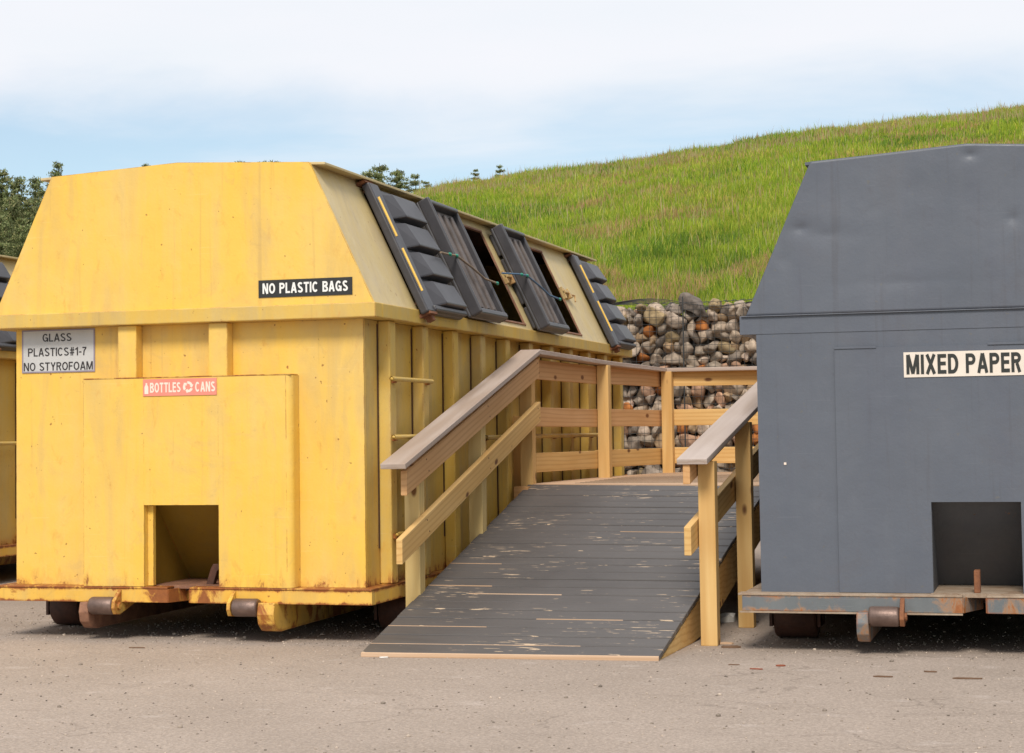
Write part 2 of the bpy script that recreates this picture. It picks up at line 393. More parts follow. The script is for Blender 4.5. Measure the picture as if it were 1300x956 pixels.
# upright grotesque capitals drawn as strokes in a 1-high box: glyph -> (width, strokes)
def _arc(cx, cy, rx, ry, a0, a1, n=9):
    return [(cx+rx*math.cos(R(a0+(a1-a0)*i/n)), cy+ry*math.sin(R(a0+(a1-a0)*i/n))) for i in range(n+1)]
def glyph(ch, t):
    e = t/2
    w = {'M': .80, 'I': t, '1': .36, '-': .34, ' ': .30, '#': .62, 'L': .52, 'E': .54, 'F': .52, 'T': .60, 'O': .72, 'G': .70, 'C': .68, 'A': .68, 'N': .66, 'D': .64, 'X': .64, 'Y': .64, '7': .52}.get(ch, .62)
    x1 = w-e
    S = {'A': [[(e*.9, 0), (w/2-.012, 1-.01)], [(w-e*.9, 0), (w/2+.012, 1-.01)], [(.16, .30), (w-.16, .30)]],
      'B': [[(e, 0), (e, 1)], [(t, 1-e), (w*.5, 1-e)] + _arc(w*.55, .74, w*.27, .26-e, 80, -90) + [(t, .5)], [(t, e), (w*.5, e)] + _arc(w*.56, .26, w*.33, .25-e*.8, -80, 90)],
      'C': [_arc(w/2, .5, w/2-e, .5-e, 42, 318, 20)],
      'D': [[(e, 0), (e, 1)], [(t, 1-e), (w*.42, 1-e)] + _arc(w*.45, .5, w*.55-e, .5-e, 85, -85, 14) + [(t, e)]],
      'E': [[(e, 0), (e, 1)], [(t, 1-e), (w, 1-e)], [(t, .52), (w*.94, .52)], [(t, e), (w, e)]],
      'F': [[(e, 0), (e, 1)], [(t, 1-e), (w, 1-e)], [(t, .50), (w*.9, .50)]],
      'G': [_arc(w/2, .5, w/2-e, .5-e, 42, 345, 20), [(w-e, 0.0), (w-e, .50)], [(w*.52, .47), (w-t, .47)]],
      'I': [[(e, 0), (e, 1)]],
      'L': [[(e, 0), (e, 1)], [(t, e), (w, e)]],
      'M': [[(e, 0), (e, 1)], [(w-e, 0), (w-e, 1)], [(e+.03, 1), (w/2, .03)], [(w-e-.03, 1), (w/2, .03)]],
      'N': [[(e, 0), (e, 1)], [(w-e, 0), (w-e, 1)], [(e+.01, 1), (w-e-.01, 0)]],
      'O': [_arc(w/2, .5, w/2-e, .5-e, 0, 360, 26)],
      'P': [[(e, 0), (e, 1)], [(t, 1-e), (w*.5, 1-e)] + _arc(w*.56, .71, w*.44-e, .29-e, 85, -85) + [(t, .42+e)]],
      'R': [[(e, 0), (e, 1)], [(t, 1-e), (w*.5, 1-e)] + _arc(w*.54, .73, w*.44-e, .27-e, 85, -85) + [(t, .46+e)], [(w*.56, .46), (w-e*1.1, 0)]],
      'S': [_arc(w/2, .745, w/2-e*1.15, .255-e, 25, 200, 10)[:-1] + [(w*.36, .545), (w*.64, .455)] + _arc(w/2, .265, w/2-e, .265-e, 20, -160, 10)],
      'T': [[(w/2, 0), (w/2, 1-t)], [(0, 1-e), (w, 1-e)]],
      'X': [[(e, 0), (w-e, 1)], [(w-e, 0), (e, 1)]],
      'Y': [[(e, 1), (w/2, .42)], [(w-e, 1), (w/2, .42)], [(w/2, 0), (w/2, .46)]],
      '#': [[(.18, 0), (.27, 1)], [(.38, 0), (.47, 1)], [(.02, .34), (.58, .34)], [(.05, .67), (.61, .67)]],
      '1': [[(w-e*1.2, 0), (w-e*1.2, 1)], [(.0, .72), (w-t*1.1, .84)]],
      '7': [[(0, 1-e), (w-e*.2, 1-e)], [(w-e*1.2, 1-t), (w*.42, .55), (w*.30, 0)]],
      '-': [[(0.02, .40), (w-.02, .40)]]}.get(ch, [])
    return w, S
def lettering(text, x0, x1, z0, z1, y, mat, parent, t=.19, name='lettering', gap=.10):
    """text fitted into a box on a surface that faces -y"""
    adv = lambda tx: sum(glyph(ch, t)[0] + gap for ch in tx) - gap
    if ' ' in text:
        full = adv(text); pos = 0; k = (x1-x0)/full
        for wd_ in text.split(' '):
            lettering(wd_, x0+pos*k, x0+(pos+adv(wd_))*k, z0, z1, y, mat, parent, t, name, gap); pos += adv(wd_) + gap + glyph(' ', t)[0] + gap
        return
    V = []; F = []; cx = 0; lay = 0
    for ch in text:
        w, S = glyph(ch, t)
        for st in S:
            n = len(st); b = len(V); hw = t/2*(.8 if ch == '#' else 1)
            closed = n > 12 and math.dist(st[0], st[-1]) < 1e-6
            for i, (px, pz) in enumerate(st):
                a = st[i-1] if i > 0 else (st[-2] if closed else None); c = st[i+1] if i < n-1 else (st[1] if closed else None)
                ds = []
                for p, q in ((a, (px, pz)), ((px, pz), c)):
                    if p is None or q is None: continue
                    l = math.dist(p, q) or 1; ds.append(((q[0]-p[0])/l, (q[1]-p[1])/l))
                dx = sum(d[0] for d in ds); dz = sum(d[1] for d in ds); l = math.hypot(dx, dz) or 1; dx /= l; dz /= l
                k = hw/max(.6, (dx*ds[0][0]+dz*ds[0][1]))
                V += [(cx+px+dz*k, pz-dx*k, lay), (cx+px-dz*k, pz+dx*k, lay)]
            for i in range(n-1): F.append((b+2*i, b+2*i+2, b+2*i+3, b+2*i+1))
            lay += 1
        cx += w + gap
    W_ = cx - gap
    V = [(x0 + a/W_*(x1-x0), y - .00012*(l % 3), z0 + c*(z1-z0)) for a, c, l in V]
    o = mk(name, V, F, mat, parent)
    return o

# ------------------------------------------------------------------ container
W, L = 2.16, 6.20
HINGE = (.60, 2.20, 3.83, 5.44); OPEN_W = .80
def container(ox, style, label, lids, detail=True, lid_side=1, HINGE=HINGE):
    yel = style == 'yellow'
    zt, zB, ze, zr = (1.775, 1.857, 2.648, 2.688) if yel else (1.625, 1.72, 2.508, 2.556)
    inset, flare = .280, .093
    if not yel: inset, flare = .30, .05
    ybx = 1.471 if yel else 1.542
    bx0, bx1 = (-1.666, -.42) if yel else (-1.76, -.40)
    px0, px1 = (-1.287, -.828) if yel else (-1.295, -.86)
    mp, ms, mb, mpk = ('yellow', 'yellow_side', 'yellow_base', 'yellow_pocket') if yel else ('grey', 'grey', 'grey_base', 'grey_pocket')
    root = empty('recycling_container', (ox - W/2, L/2, 0), label, 'container', 'roll-off recycling containers')
    o_ = (ox - W/2, L/2, .0)
    def X(x): return ox + x
    # front wall (with the hook pocket cut out)
    g = G()
    g.box(X(-W), X(px0-.005), 0, .03, .30, zt); g.box(X(px1+.005), X(0), 0, .03, .30, zt); g.box(X(px0-.005), X(px1+.005), 0, .03, .76, zt)
    g.obj('front_wall', mp, root, loc=o_)
    # raised box on the front
    yb = -.105 if yel else -.012
    g = G()
    g.box(X(bx0), X(px0), yb, -.002, .302, ybx); g.box(X(px1), X(bx1), yb, -.002, .302, ybx); g.box(X(px0), X(px1), yb, -.002, .757, ybx)
    ob = g.obj('front_box' if yel else 'front_plate', mp, root, loc=o_)
    if yel:
        g = G(); g.box(X(bx0), X(bx1)+.03, yb-.002, -.003, ybx+.0005, ybx+.006); g.obj('weld_bead', 'yellow_skid', ob, loc=o_)
        # rounded right-hand edge of the pressed box
        g = G(); n = 8; r = .035
        poly = [(X(bx1), -.002), (X(bx1), yb+.001)] + [(X(bx1) + r*math.sin(a), yb + r - r*math.cos(a)) for a in [math.pi/2*k/n for k in range(n+1)]] + [(X(bx1)+r, -.002), ]
        vv = [(x, y, .302) for x, y in poly] + [(x, y, ybx-.001) for x, y in poly]; m_ = len(poly)
        ff = [tuple(range(m_))[::-1], tuple(range(m_, 2*m_))] + [(i, (i+1) % m_, m_+(i+1) % m_, m_+i) for i in range(m_)]
        mk('rounded_edge', vv, ff, mp, ob, loc=o_)
    # hook pocket: side cheeks, sloping back, rusty floor
    g = G(); zp = .757 if yel else .765; dp = .50
    x0, x1 = X(px0), X(px1)
    g.hexa([(x0, .005, zp), (x1, .005, zp), (x1, .045, zp), (x0, .045, zp), (x0, .005, zp), (x1, .005, zp), (x1, .045, zp), (x0, .045, zp)][:0] or
           [(x0, dp-.03, .305), (x1, dp-.03, .305), (x1, dp, .305), (x0, dp, .305), (x0, .02, zp+.02), (x1, .02, zp+.02), (x1, .05, zp+.02), (x0, .05, zp+.02)])
    g.box(x0-.012, x0, .031, dp, .303, zp+.02); g.box(x1, x1+.012, .031, dp, .303, zp+.02)
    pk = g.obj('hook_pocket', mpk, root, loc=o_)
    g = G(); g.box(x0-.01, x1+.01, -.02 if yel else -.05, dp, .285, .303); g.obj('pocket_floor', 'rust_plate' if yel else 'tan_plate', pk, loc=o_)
    if yel:
        g = G(); g.box(x0+.001, x0+.035, -.06, -.03, .304, zp-.004); g.obj('jamb', 'yellow', pk, loc=o_)
    # tow lug in the pocket
    lx = X(-.955) if yel else X(-1.085)
    g = G()
    if yel:
        poly = [(lx-.035, .295), (lx+.01, .295), (lx+.035, .375), (lx+.05, .39), (lx+.045, .415), (lx+.012, .418), (lx-.004, .39)]
        g.prism_y(poly, .06, .10)
        g.prism_y([(x+.055, z-.006) for x, z in poly], .16, .20)
        g.tube([(lx+.02, .10, .395), (lx+.08, .16, .39)], .012)
    else:
        g.box(lx-.012, lx+.018, .0, .09, .303, .415)
    g.obj('tow_lug', 'rust_dark' if yel else 'rust', root, bevel=.004, loc=o_)
    # side walls, back, floor
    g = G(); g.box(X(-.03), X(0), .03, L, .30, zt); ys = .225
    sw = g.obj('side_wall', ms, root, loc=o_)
    g = G()
    y = .218; k = 0
    while y < L-.1:
        g.box(X(.0015), X(.075), y, y+.10, .302, zt-.002); y += .578; k += 1
    g.objs('side_rib', ms, sw, bevel=.008, loc=o_)
    # seams beside every rib: thin recessed dark gaps of the folded sheet
    if yel:
        g = G(); y = .218
        while y < L-.1:
            g.box(X(.0015), X(.006), y-.014, y-.002, .5, zt-.02); y += .578
        g.objs('sheet_seam', 'rust_dark', sw, loc=o_)
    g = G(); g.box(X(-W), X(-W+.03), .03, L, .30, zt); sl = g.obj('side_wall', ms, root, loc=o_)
    g = G(); y = .218
    while y < L-.1:
        g.box(X(-W-.075), X(-W-.0015), y, y+.10, .302, zt-.002); y += .578
    if lid_side == 1 or yel: g.objs('side_rib', ms, sl, bevel=.008, loc=o_)
    g = G(); g.box(X(-W+.03), X(-.03), L-.03, L, .30, zt); g.prism_y([(X(-W-flare), zB), (X(flare), zB), (X(-inset), ze), (X(-W/2), zr), (X(-W+inset), ze)], L+.05, L+.07)
    g.obj('back_wall', ms, root, loc=o_)
    g = G(); g.box(X(-W+.03), X(-.03), .03, L-.03, .27, .30); g.obj('floor_plate', 'rust_dark', root, loc=o_)
    # band round the top of the walls
    bo = .114 if yel else .085
    g = G()
    if yel: g.box(X(-W-bo), X(bo), -bo, -.001, zt, zB)
    g.box(X(.001), X(bo), 0 if yel else .0, L+bo, zt, zB)
    g.box(X(-W-bo), X(-W-.001), 0 if yel else -.001, L+bo, zt, zB)
    g.box(X(-W), X(0), L+.001, L+bo, zt, zB)
    if not yel: g.box(X(-W-bo+.0), X(bo), -.003, -.0005, zt+.0, zB)
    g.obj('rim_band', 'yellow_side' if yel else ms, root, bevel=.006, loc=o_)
    if not yel:
        g = G(); g.box(X(-W), X(0), .0, .03, zt, zB); g.obj('front_wall_top', mp, root, loc=o_)
    # front gable
    yg = -.08 if yel else -.012
    if yel:
        g = G(); g.prism_y([(X(-W-flare), zB-.001), (X(flare), zB-.001), (X(-inset), ze), (X(-W/2), zr), (X(-W+inset), ze)], yg, yg+.02)
        g.obj('front_gable', mp, root, loc=o_)
    else:
        # dented sheet: fine grid pushed in where the photo shows dents
        nx, nz = 150, 60; vs = []; fs = []
        dents = [(2.41, 2.165, .045, .025, .017), (2.33, 2.02, .10, .14, .014), (3.27, 2.50, .035, .02, .015), (3.47, 2.17, .03, .03, .015), (2.55, 2.13, .16, .05, .010),
                 (2.95, 1.87, .3, .03, .005), (2.75, 2.25, .3, .2, .008), (3.7, 2.0, .2, .2, .01), (3.0, 2.35, .2, .12, .01), (2.16, 2.2, .04, .08, .02)]
        for j in range(nz+1):
            t = j/nz
            for i in range(nx+1):
                s = i/nx
                xl = -W-flare + (inset+flare)*t; xr = flare - (inset+flare)*t
                xx = X(xl + (xr-xl)*s)
                dd = abs(xx - X(-W/2)); top = zr + (ze-zr)*min(1, dd/(W/2-inset))
                zz = zB + .002 + (top-zB-.002)*t
                yy = yg
                for (cx, cz, sx, sz, am) in dents:
                    e = math.sqrt(((xx-cx)/sx)**2 + ((zz-cz)/sz)**2 + .05*math.sin(xx*40)*math.sin(zz*37)**2 + .05)
                    yy += am*math.exp(-e*1.25)
                yy += .003*math.sin(xx*7+zz*3) + .002*math.sin(zz*11-xx*5)
                vs.append((xx, yy, zz))
        for j in range(nz):
            for i in range(nx):
                a = j*(nx+1)+i; fs.append((a, a+1, a+nx+2, a+nx+1))
        ob_ = mk('front_gable', vs, fs, mp, root, smooth=True, loc=o_)
        sm = ob_.modifiers.new('solid', 'SOLIDIFY'); sm.thickness = .012; sm.offset = -1
        # seam lip
        g = G(); g.box(X(-W-bo+.01), X(.05), -.0155, -.0035, zB-.004, zB+.001); g.obj('seam_lip', mp, root, bevel=.002, loc=o_)
        g = G(); g.box(X(bx0), X(-1.55), -.017, -.0125, ybx-.004, ybx+.006); g.box(X(-1.0), X(-.45), -.018, -.0125, ybx-.002, ybx+.01); g.objs('weld_bead', 'grey', root, loc=o_)
    # sloping panels with openings
    ln = math.hypot(inset+flare, ze-zB)
    def frame_pt(side, y, s, off=0):
        ux, uz = -(inset+flare)/ln, (ze-zB)/ln; nx_, nz_ = uz, -ux
        x = flare + ux*s + nx_*off; z = zB + uz*s + nz_*off
        return (X(x) if side == 1 else X(-W-x), y, z)
    def sbox(g, side, y0, y1, s0, s1, o0, o1):
        P = [frame_pt(side, y, s, o) for o in (o0, o1) for (y, s) in ((y0, s0), (y1, s0), (y1, s1), (y0, s1))]
        if side != 1: P = [P[i] for i in (1, 0, 3, 2, 5, 4, 7, 6)]
        return g.hexa(P)
    ypan = -.06 if yel else .004
    for side in (1, -1):
        g = G()
        if side == lid_side:
            yprev = ypan
            for h in HINGE:
                sbox(g, side, yprev, h+.05, 0, ln, -.006, 0); yprev = h+OPEN_W
                sbox(g, side, h+.05, h+OPEN_W, 0, .04, -.006, 0); sbox(g, side, h+.05, h+OPEN_W, ln-.09, ln, -.006, 0)
            sbox(g, side, yprev, L+.05, 0, ln, -.006, 0)
            g.obj('sloping_panel', 'cream' if yel else 'grey', root, loc=o_)
            g = G()
            for h in HINGE:
                sbox(g, side, h+.05, h+OPEN_W, .034, .046, -.008, .010); sbox(g, side, h+.05, h+OPEN_W, ln-.098, ln-.084, -.008, .010)
                sbox(g, side, h+OPEN_W-.006, h+OPEN_W+.006, .03, ln-.09, -.007, .005)
            g.objs('opening_rim', 'rust_plate' if yel else 'grey_base', root, loc=o_)
        else:
            sbox(g, side, ypan, L+.05, 0, ln, -.006, 0); g.obj('sloping_panel', 'cream' if yel else 'grey', root, loc=o_)
    # dark sheets added inside the hood, standing in for its inner shade
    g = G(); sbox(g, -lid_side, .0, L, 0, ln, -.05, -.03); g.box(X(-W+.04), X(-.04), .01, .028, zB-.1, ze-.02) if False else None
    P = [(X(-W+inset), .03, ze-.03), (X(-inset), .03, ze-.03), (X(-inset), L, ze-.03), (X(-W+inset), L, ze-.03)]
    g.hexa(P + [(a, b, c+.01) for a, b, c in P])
    g.objs('hood_shade_sheet', 'rust_dark', root, loc=o_)
    # roof sheet
    ov = .085; y0 = -.058 if yel else .004; t = .015
    g = G(); m_ = (zr-ze)/(W/2-inset)
    for sg in (1, -1):
        xe = -inset+ov if sg == 1 else -W+inset-ov
        zE = ze - m_*ov*.2
        o_in = ov if sg == lid_side or yel else .0
        P = [(X(-W/2), y0, zr-.017), (X(xe), y0, zE-.015), (X(xe), L+.12, zE-.015), (X(-W/2), L+.12, zr-.017)]
        if sg == -1: P = [P[1], P[0], P[3], P[2]]
        g.hexa(P + [(a, b, c+t) for a, b, c in P])
    if yel: g.obj('roof_sheet', 'cream', root, loc=o_, bevel=.003)
    else: g.xform(lambda v: Vector((min(max(v.x, X(-W+inset-.03)), X(-inset+.03)), v.y, v.z))).obj('roof_sheet', mp, root, loc=o_)
    # lids
    for i, h in enumerate(HINGE):
        st = lids[i]; side = lid_side
        if st == 'closed':
            g = G(); s0, s1 = -.035, .80; y0_, y1_ = h+.0, h+.75
            sbox(g, side, y0_+.05, y1_, s0, s1, .012, .05)
            sbox(g, side, y0_, y0_+.16, s0-.01, s1+.01, .02, .072)
            sbox(g, side, y0_+.13, y1_-.01, s0+.0, s0+.035, .045, .085)
            # four humped blocks: sloping roof-tile shapes
            nb = 4; bl = (s1-s0-.05)/nb
            for k in range(nb):
                a = s0+.035+bl*k; b_ = a+bl-.022; ya, yb_ = y0_+.17, y1_-.015
                def q(y, s, o): return frame_pt(side, y, s, o)
                P = [q(ya, a, .05), q(yb_, a, .05), q(yb_, b_, .05), q(ya, b_, .05),
                     q(ya+.15, a+.006, .112), q(yb_-.02, a+.006, .112), q(yb_-.02, b_-.004, .088), q(ya+.13, b_-.004, .088)]
                if side != 1: P = [P[j] for j in (1, 0, 3, 2, 5, 4, 7, 6)]
                g.hexa(P)
            ld = g.obj('lid', 'black_plastic', root, bevel=.010, loc=o_)
            g = G()
            for a, b_ in ((.08, .36), (.44, .70)):
                g.tube([frame_pt(side, h+.012, a, .085), frame_pt(side, h+.012, b_, .085)], .0075, 8)
            g.objs('hinge_rod', 'rod', ld, loc=o_)
            g = G(); sbox(g, side, h+.02, h+.16, -.055, -.035, .0, .07); sbox(g, side, h-.02, h+.12, s1+.012, s1+.03, .0, .06); sbox(g, side, h+.09, h+.14, -.085, -.05, .01, .05)
            g.objs('hinge_bracket', 'rust', ld, loc=o_)
        else:
            g = G(); s0, s1 = -.02, .80; y1_, y0_ = h-.02, h-.70; oo = .035
            sbox(g, side, y0_, y1_, s0, s1, oo, oo+.025)                    # tray floor (outer skin of the lid)
            for k in range(4):                                              # humps seen from their side, under the tray
                a = s0+.03+.195*k; sbox(g, side, y0_+.02, y1_-.1, a, a+.17, .004, oo)
            r = .032
            sbox(g, side, y0_, y0_+r, s0, s1, oo+.02, oo+.10); sbox(g, side, y1_-r, y1_, s0, s1, oo+.02, oo+.07)
            sbox(g, side, y0_+r, y1_-r, s0, s0+r+.01, oo+.02, oo+.085); sbox(g, side, y0_+r, y1_-r, s1-r, s1, oo+.02, oo+.085)
            ld = g.obj('open_lid', 'black_plastic', root, bevel=.010, loc=o_)
            g = G(); sbox(g, side, y0_+r+.002, y1_-r-.002, s0+r+.012, s1-r-.002, oo+.026, oo+.034)
            for k in range(4):
                a = y0_+.10+.14*k; sbox(g, side, a, a+.05, s0+.07, s1-.06, oo+.033, oo+.05)
            g.obj('lid_lining', 'inner_plastic', ld, bevel=.008, loc=o_)
            yc = h+OPEN_W+.05
            if detail:
                g = G(); c0 = Vector(frame_pt(side, h-.72, .36, .09))
                p1 = frame_pt(side, h-1.0, .41, .05); p2 = frame_pt(side, h-.70, .37, .14); p3 = frame_pt(side, h-.4, .32, .125); p4 = frame_pt(side, h-.02, .23, .14)
                if i == 1: p1 = frame_pt(side, h-.99, .37, .13)
                g.tube([p1, frame_pt(side, h-.85, .38, .12), p2, p3, frame_pt(side, h-.2, .26, .12), p4], .007, 6)
                rp = g.obj('bungee_cord', 'rope' if i == 1 else 'blue_rope', root, loc=o_)
                g = G()
                for p in (p2, frame_pt(side, h-.80, .375, .13), p4):
                    p = Vector(p); g.tube([p+Vector((0, -.022, .004)), p, p+Vector((0, .02, -.006))], [.006, .012, .006], 8)
                g.objs('cord_hook', 'green_hook', rp, loc=o_)
            g = G()
            sbox(g, side, yc-.06, yc-.035, .36, .46, .0, .03); sbox(g, side, yc-.06, yc+.04, .40, .425, .02, .045)
            sbox(g, side, yc+.03, yc+.06, .36, .44, .0, .05); sbox(g, side, yc+.06, yc+.13, .37, .405, .01, .04)
            sbox(g, side, yc-.02, yc+.0, .38, .45, .0, .03)
            g.tube([frame_pt(side, yc+.1, .40, .03), frame_pt(side, yc+.15, .38, .05), frame_pt(side, yc+.13, .33, .04)], .009, 6)
            g.obj('latch', 'brass', root, bevel=.003, loc=o_)
    # base frame: front beam in two pieces with a gap, ledge, side sills
    e0, e1 = (-W-.072, .072) if yel else (-W-.085, .085)
    ga, gb = (-1.145, -1.010) if yel else (-1.150, -1.033)
    fz0, fz1, fy = .212, .288, -.10
    g = G()
    g.box(X(e0), X(ga), fy, fy+.05, fz0, fz1); g.box(X(gb), X(e1), fy, fy+.05, fz0, fz1)
    g.hexa([(X(ga), fy, fz0), (X(ga)+.004, fy, fz0), (X(ga)+.09, fy+.25, fz0), (X(ga)+.06, fy+.25, fz0), (X(ga), fy, fz1), (X(ga)+.004, fy, fz1), (X(ga)+.09, fy+.25, fz1), (X(ga)+.06, fy+.25, fz1)])
    g.box(X(gb)-.006, X(gb)-.001, fy+.001, fy+.30, fz0+.001, fz1-.001)
    g.box(X(.012), X(e1), fy+.052, L+.08, fz0, fz1); g.box(X(e0), X(-W-.012), fy+.052, L+.08, fz0, fz1)
    g.box(X(-W), X(0), L+.03, L+.08, fz0, fz1)
    bf = g.obj('base_frame', mb, root, bevel=.005, loc=o_)
    g = G(); g.box(X(e0-(0 if yel else .02)), X(ga), fy-.004, .0, fz1+.0015, fz1+.012); g.box(X(gb), X(e1), fy-.004, .0, fz1+.0015, fz1+.012)
    g.box(X(.002), X(e1+(0 if yel else 0)), .001, L+.08, fz1+.0015, fz1+.012); g.box(X(e0), X(-W-.002), .001, L+.08, fz1+.0015, fz1+.012)
    g.obj('ledge_plate', mb if yel else 'tan_plate', bf, bevel=.002, loc=o_)
    if not yel:
        g = G(); g.box(X(e0)-.012, X(ga), fy-.006, fy+.001, fz0-.010, fz0-.001); g.obj('bottom_flange', 'tan_plate', bf, loc=o_)
    # underframe: two long rails with shaped noses
    for sg in (-1, 1):
        xc = X(-W/2 + sg*.555)
        g = G(); nose = [(-.155, .215), (-.17, .16), (-.155, .105), (-.11, .068), (-.05, .058), (.02, .06), (L, .09), (L, .209), (-.01, .209), (-.02, .212), (-.06, .212)]
        if sg == 1 and yel: nose[0] = (-.155, .225)
        hw = .030 if not (sg == 1 and yel) else .05
        g.prism_x(nose, xc-hw, xc+hw); g.obj('skid_rail', ('yellow_skid' if sg == 1 else 'rust_plate') if yel else 'grey_base', root, bevel=.006, loc=o_)
        # nose roller between the rail and an inner bracket
        xi = xc - sg*(hw+.002); xo = xc - sg*(hw+.15); zc_, yc_ = .195, -.135
        a, b = sorted((xi, xo)); g = G()
        g.tube([(a, yc_, zc_), (a+.012, yc_, zc_), (b-.012, yc_, zc_), (b, yc_, zc_)], [.044, .050, .050, .044], 28)
        ro = g.obj('nose_roller', 'roller', root, loc=o_, smooth=False)
        for p in ro.data.polygons: p.use_smooth = len(p.vertices) == 4
        xb = xo - sg*.003; poly = [(-.09, .286), (-.105, .25), (-.17, .225), (-.18, .18), (-.15, .145), (-.10, .150), (.05, .20), (.05, .209), (-.1, .2095), (-.101, .2875)]
        poly = [(-.1015, .285), (-.13, .265), (-.178, .225), (-.185, .185), (-.165, .150), (-.12, .145), (.06, .195), (.06, .209), (-.1015, .2095)]
        a, b = sorted((xb, xb - sg*.022)); g = G(); g.prism_x(poly, a, b)
        g.tube([(a-.012, yc_, zc_), (b+.012, yc_, zc_)], .020, 14)
        g.obj('roller_bracket', 'yellow_skid' if yel else 'rust', ro, bevel=.003, loc=o_)
    # ground wheels at the corners
    for (wx, wy) in ((-W+.02, .60), (-.02, .60), (-W+.02, L-.5), (-.02, L-.5)):
        hw = .115 if not yel else .10
        xw = X(wx) + (.09 if not yel and wx < -1 else (-.09 if not yel else 0)); g = G()
        if not yel and wx < -1: xw = X(-W+.10)
        g.tube([(xw-hw, wy, .115), (xw-hw+.014, wy, .115), (xw+hw-.014, wy, .115), (xw+hw, wy, .115)], [.098, .112, .112, .098], 26)
        wo = g.obj('ground_wheel', 'rust_dark', root, loc=o_)
        for p in wo.data.polygons: p.use_smooth = len(p.vertices) == 4
        g = G(); g.box(xw-hw-.022, xw-hw-.006, wy-.10, wy+.10, .07, .208); g.box(xw+hw+.006, xw+hw+.022, wy-.10, wy+.10, .07, .208); g.tube([(xw-hw-.03, wy, .115), (xw+hw+.03, wy, .115)], .02, 10)
        g.objs('wheel_bracket', 'rust_dark', wo, loc=o_)
    g = G()
    for yy in (.5, 1.5, 2.5, 3.5, 4.5, 5.6): g.box(X(-W+.1), X(-.1), yy, yy+.08, .2105, .268)
    g.objs('cross_member', 'rust_dark', root, loc=o_)
    # upright posts under the rim, side rungs
    if yel:
        for a, b in ((-1.462, -1.345), (-.898, -.782)):
            g = G(); g.box(X(a), X(b), -.078, -.001, ybx+.001, zt-.001); g.obj('front_post', mp, root, bevel=.006, loc=o_)
    if lid_side == 1:
        for (ya, yb, z) in ((.17, .87, 1.445), (.19, .87, 1.12), (.23, .87, .575), (1.95, 5.15, 1.105)):
            g = G(); g.tube([(X(.1), ya, z), (X(.1), yb, z)], .0135 if ya < 1 else .016, 10, cap=False)
            g.tube([(X(.1), ya+.001, z), (X(.1), yb-.001, z)], .009, 8)
            rg = g.obj('side_rung', 'yellow_side', root, loc=o_, smooth=True)
            g = G(); yy = .236 if ya < 1 else 1.952 + .03
            while yy < yb-.02:
                g.box(X(.076), X(.098), yy, yy+.03, z-.022, z+.004); yy += .578
            g.objs('rung_stub', 'yellow_base', rg, loc=o_)
    # dark contents seen through the openings
    return root, X

def sign(name, parent, x0, x1, z0, z1, y, mat, border=None, tilt=0):
    g = G(); g.box(x0, x1, y-.003, y, z0, z1)
    s = g.obj(name, mat, parent)
    if border:
        b = .008; g = G(); yy = y-.0045
        g.box(x0, x1, yy, y-.0031, z1-b, z1); g.box(x0, x1, yy, y-.0031, z0, z0+b); g.box(x0, x0+b, yy, y-.0031, z0+b, z1-b); g.box(x1-b, x1, yy, y-.0031, z0+b, z1-b)
        g.obj('border', border, s)
    return s

# yellow container in the middle of the photo
Y, X = container(0, 'yellow', 'yellow recycling container with no plastic bags sign and open black lids', ['closed', 'open', 'open', 'closed'])
s = sign('sign', Y, -.587, -.030, 1.903, 2.000, -.081, 'sign_black'); s['label'] = 'black sign reading NO PLASTIC BAGS'
lettering('NO PLASTIC BAGS', -.562, -.055, 1.924, 1.982, -.0855, 'sign_white', s)
s = sign('sign', Y, -2.120, -1.647, 1.520, 1.770, -.001, 'sign_grey', 'sign_border'); s['label'] = 'grey sign reading GLASS PLASTICS #1-7 NO STYROFOAM'
lettering('GLASS', -1.985, -1.797, 1.700, 1.746, -.0055, 'letter_black', s, .145)
lettering('PLASTICS#1-7', -2.08, -1.70, 1.616, 1.664, -.0055, 'letter_black', s, .145)
lettering('NO STYROFOAM', -2.108, -1.660, 1.532, 1.580, -.0055, 'letter_black', s, .145)
s = sign('sign', Y, -1.287, -.834, 1.369, 1.464, -.1065, 'sign_pink'); s['label'] = 'faded pink sticker reading BOTTLES and CANS'
lettering('BOTTLES', -1.243, -1.053, 1.388, 1.444, -.1105, 'letter_cream', s)
lettering('CANS', -.964, -.842, 1.388, 1.444, -.1105, 'letter_cream', s)
g = G()   # little bottle pictogram
bx = -1.265; g.v = []
poly = [(-.012, 0), (.012, 0), (.012, .040), (.005, .052), (.005, .062), (-.005, .062), (-.005, .052), (-.012, .040)]
g.prism_y([(bx+a, 1.381+b) for a, b in poly], -.1105, -.1097)
g.obj('bottle_symbol', 'letter_cream', s)
g = G()   # three chasing arrows
cx, cz = -1.008, 1.4165
for k in range(3):
    a0 = math.radians(100 - 120*k); segs = 7; span = math.radians(78); rin, rout = .0165, .031
    pin = []; pout = []
    for i in range(segs+1):
        a = a0 - span*i/segs; pin.append((cx+rin*math.cos(a), cz+rin*math.sin(a))); pout.append((cx+rout*math.cos(a), cz+rout*math.sin(a)))
    ae = a0 - span; at = ae - math.radians(34)
    head = [(cx+.0375*math.cos(ae), cz+.0375*math.sin(ae)), (cx+.024*math.cos(at), cz+.024*math.sin(at)), (cx+.010*math.cos(ae), cz+.010*math.sin(ae))]
    for i in range(segs): g.prism_y([pin[i], pin[i+1], pout[i+1], pout[i]], -.1105, -.1097)
    g.prism_y(head[::-1], -.1105, -.1097)
g.obj('recycling_symbol', 'letter_cream', s)
for (pz, pr) in ((1.775, 0),):
    pass

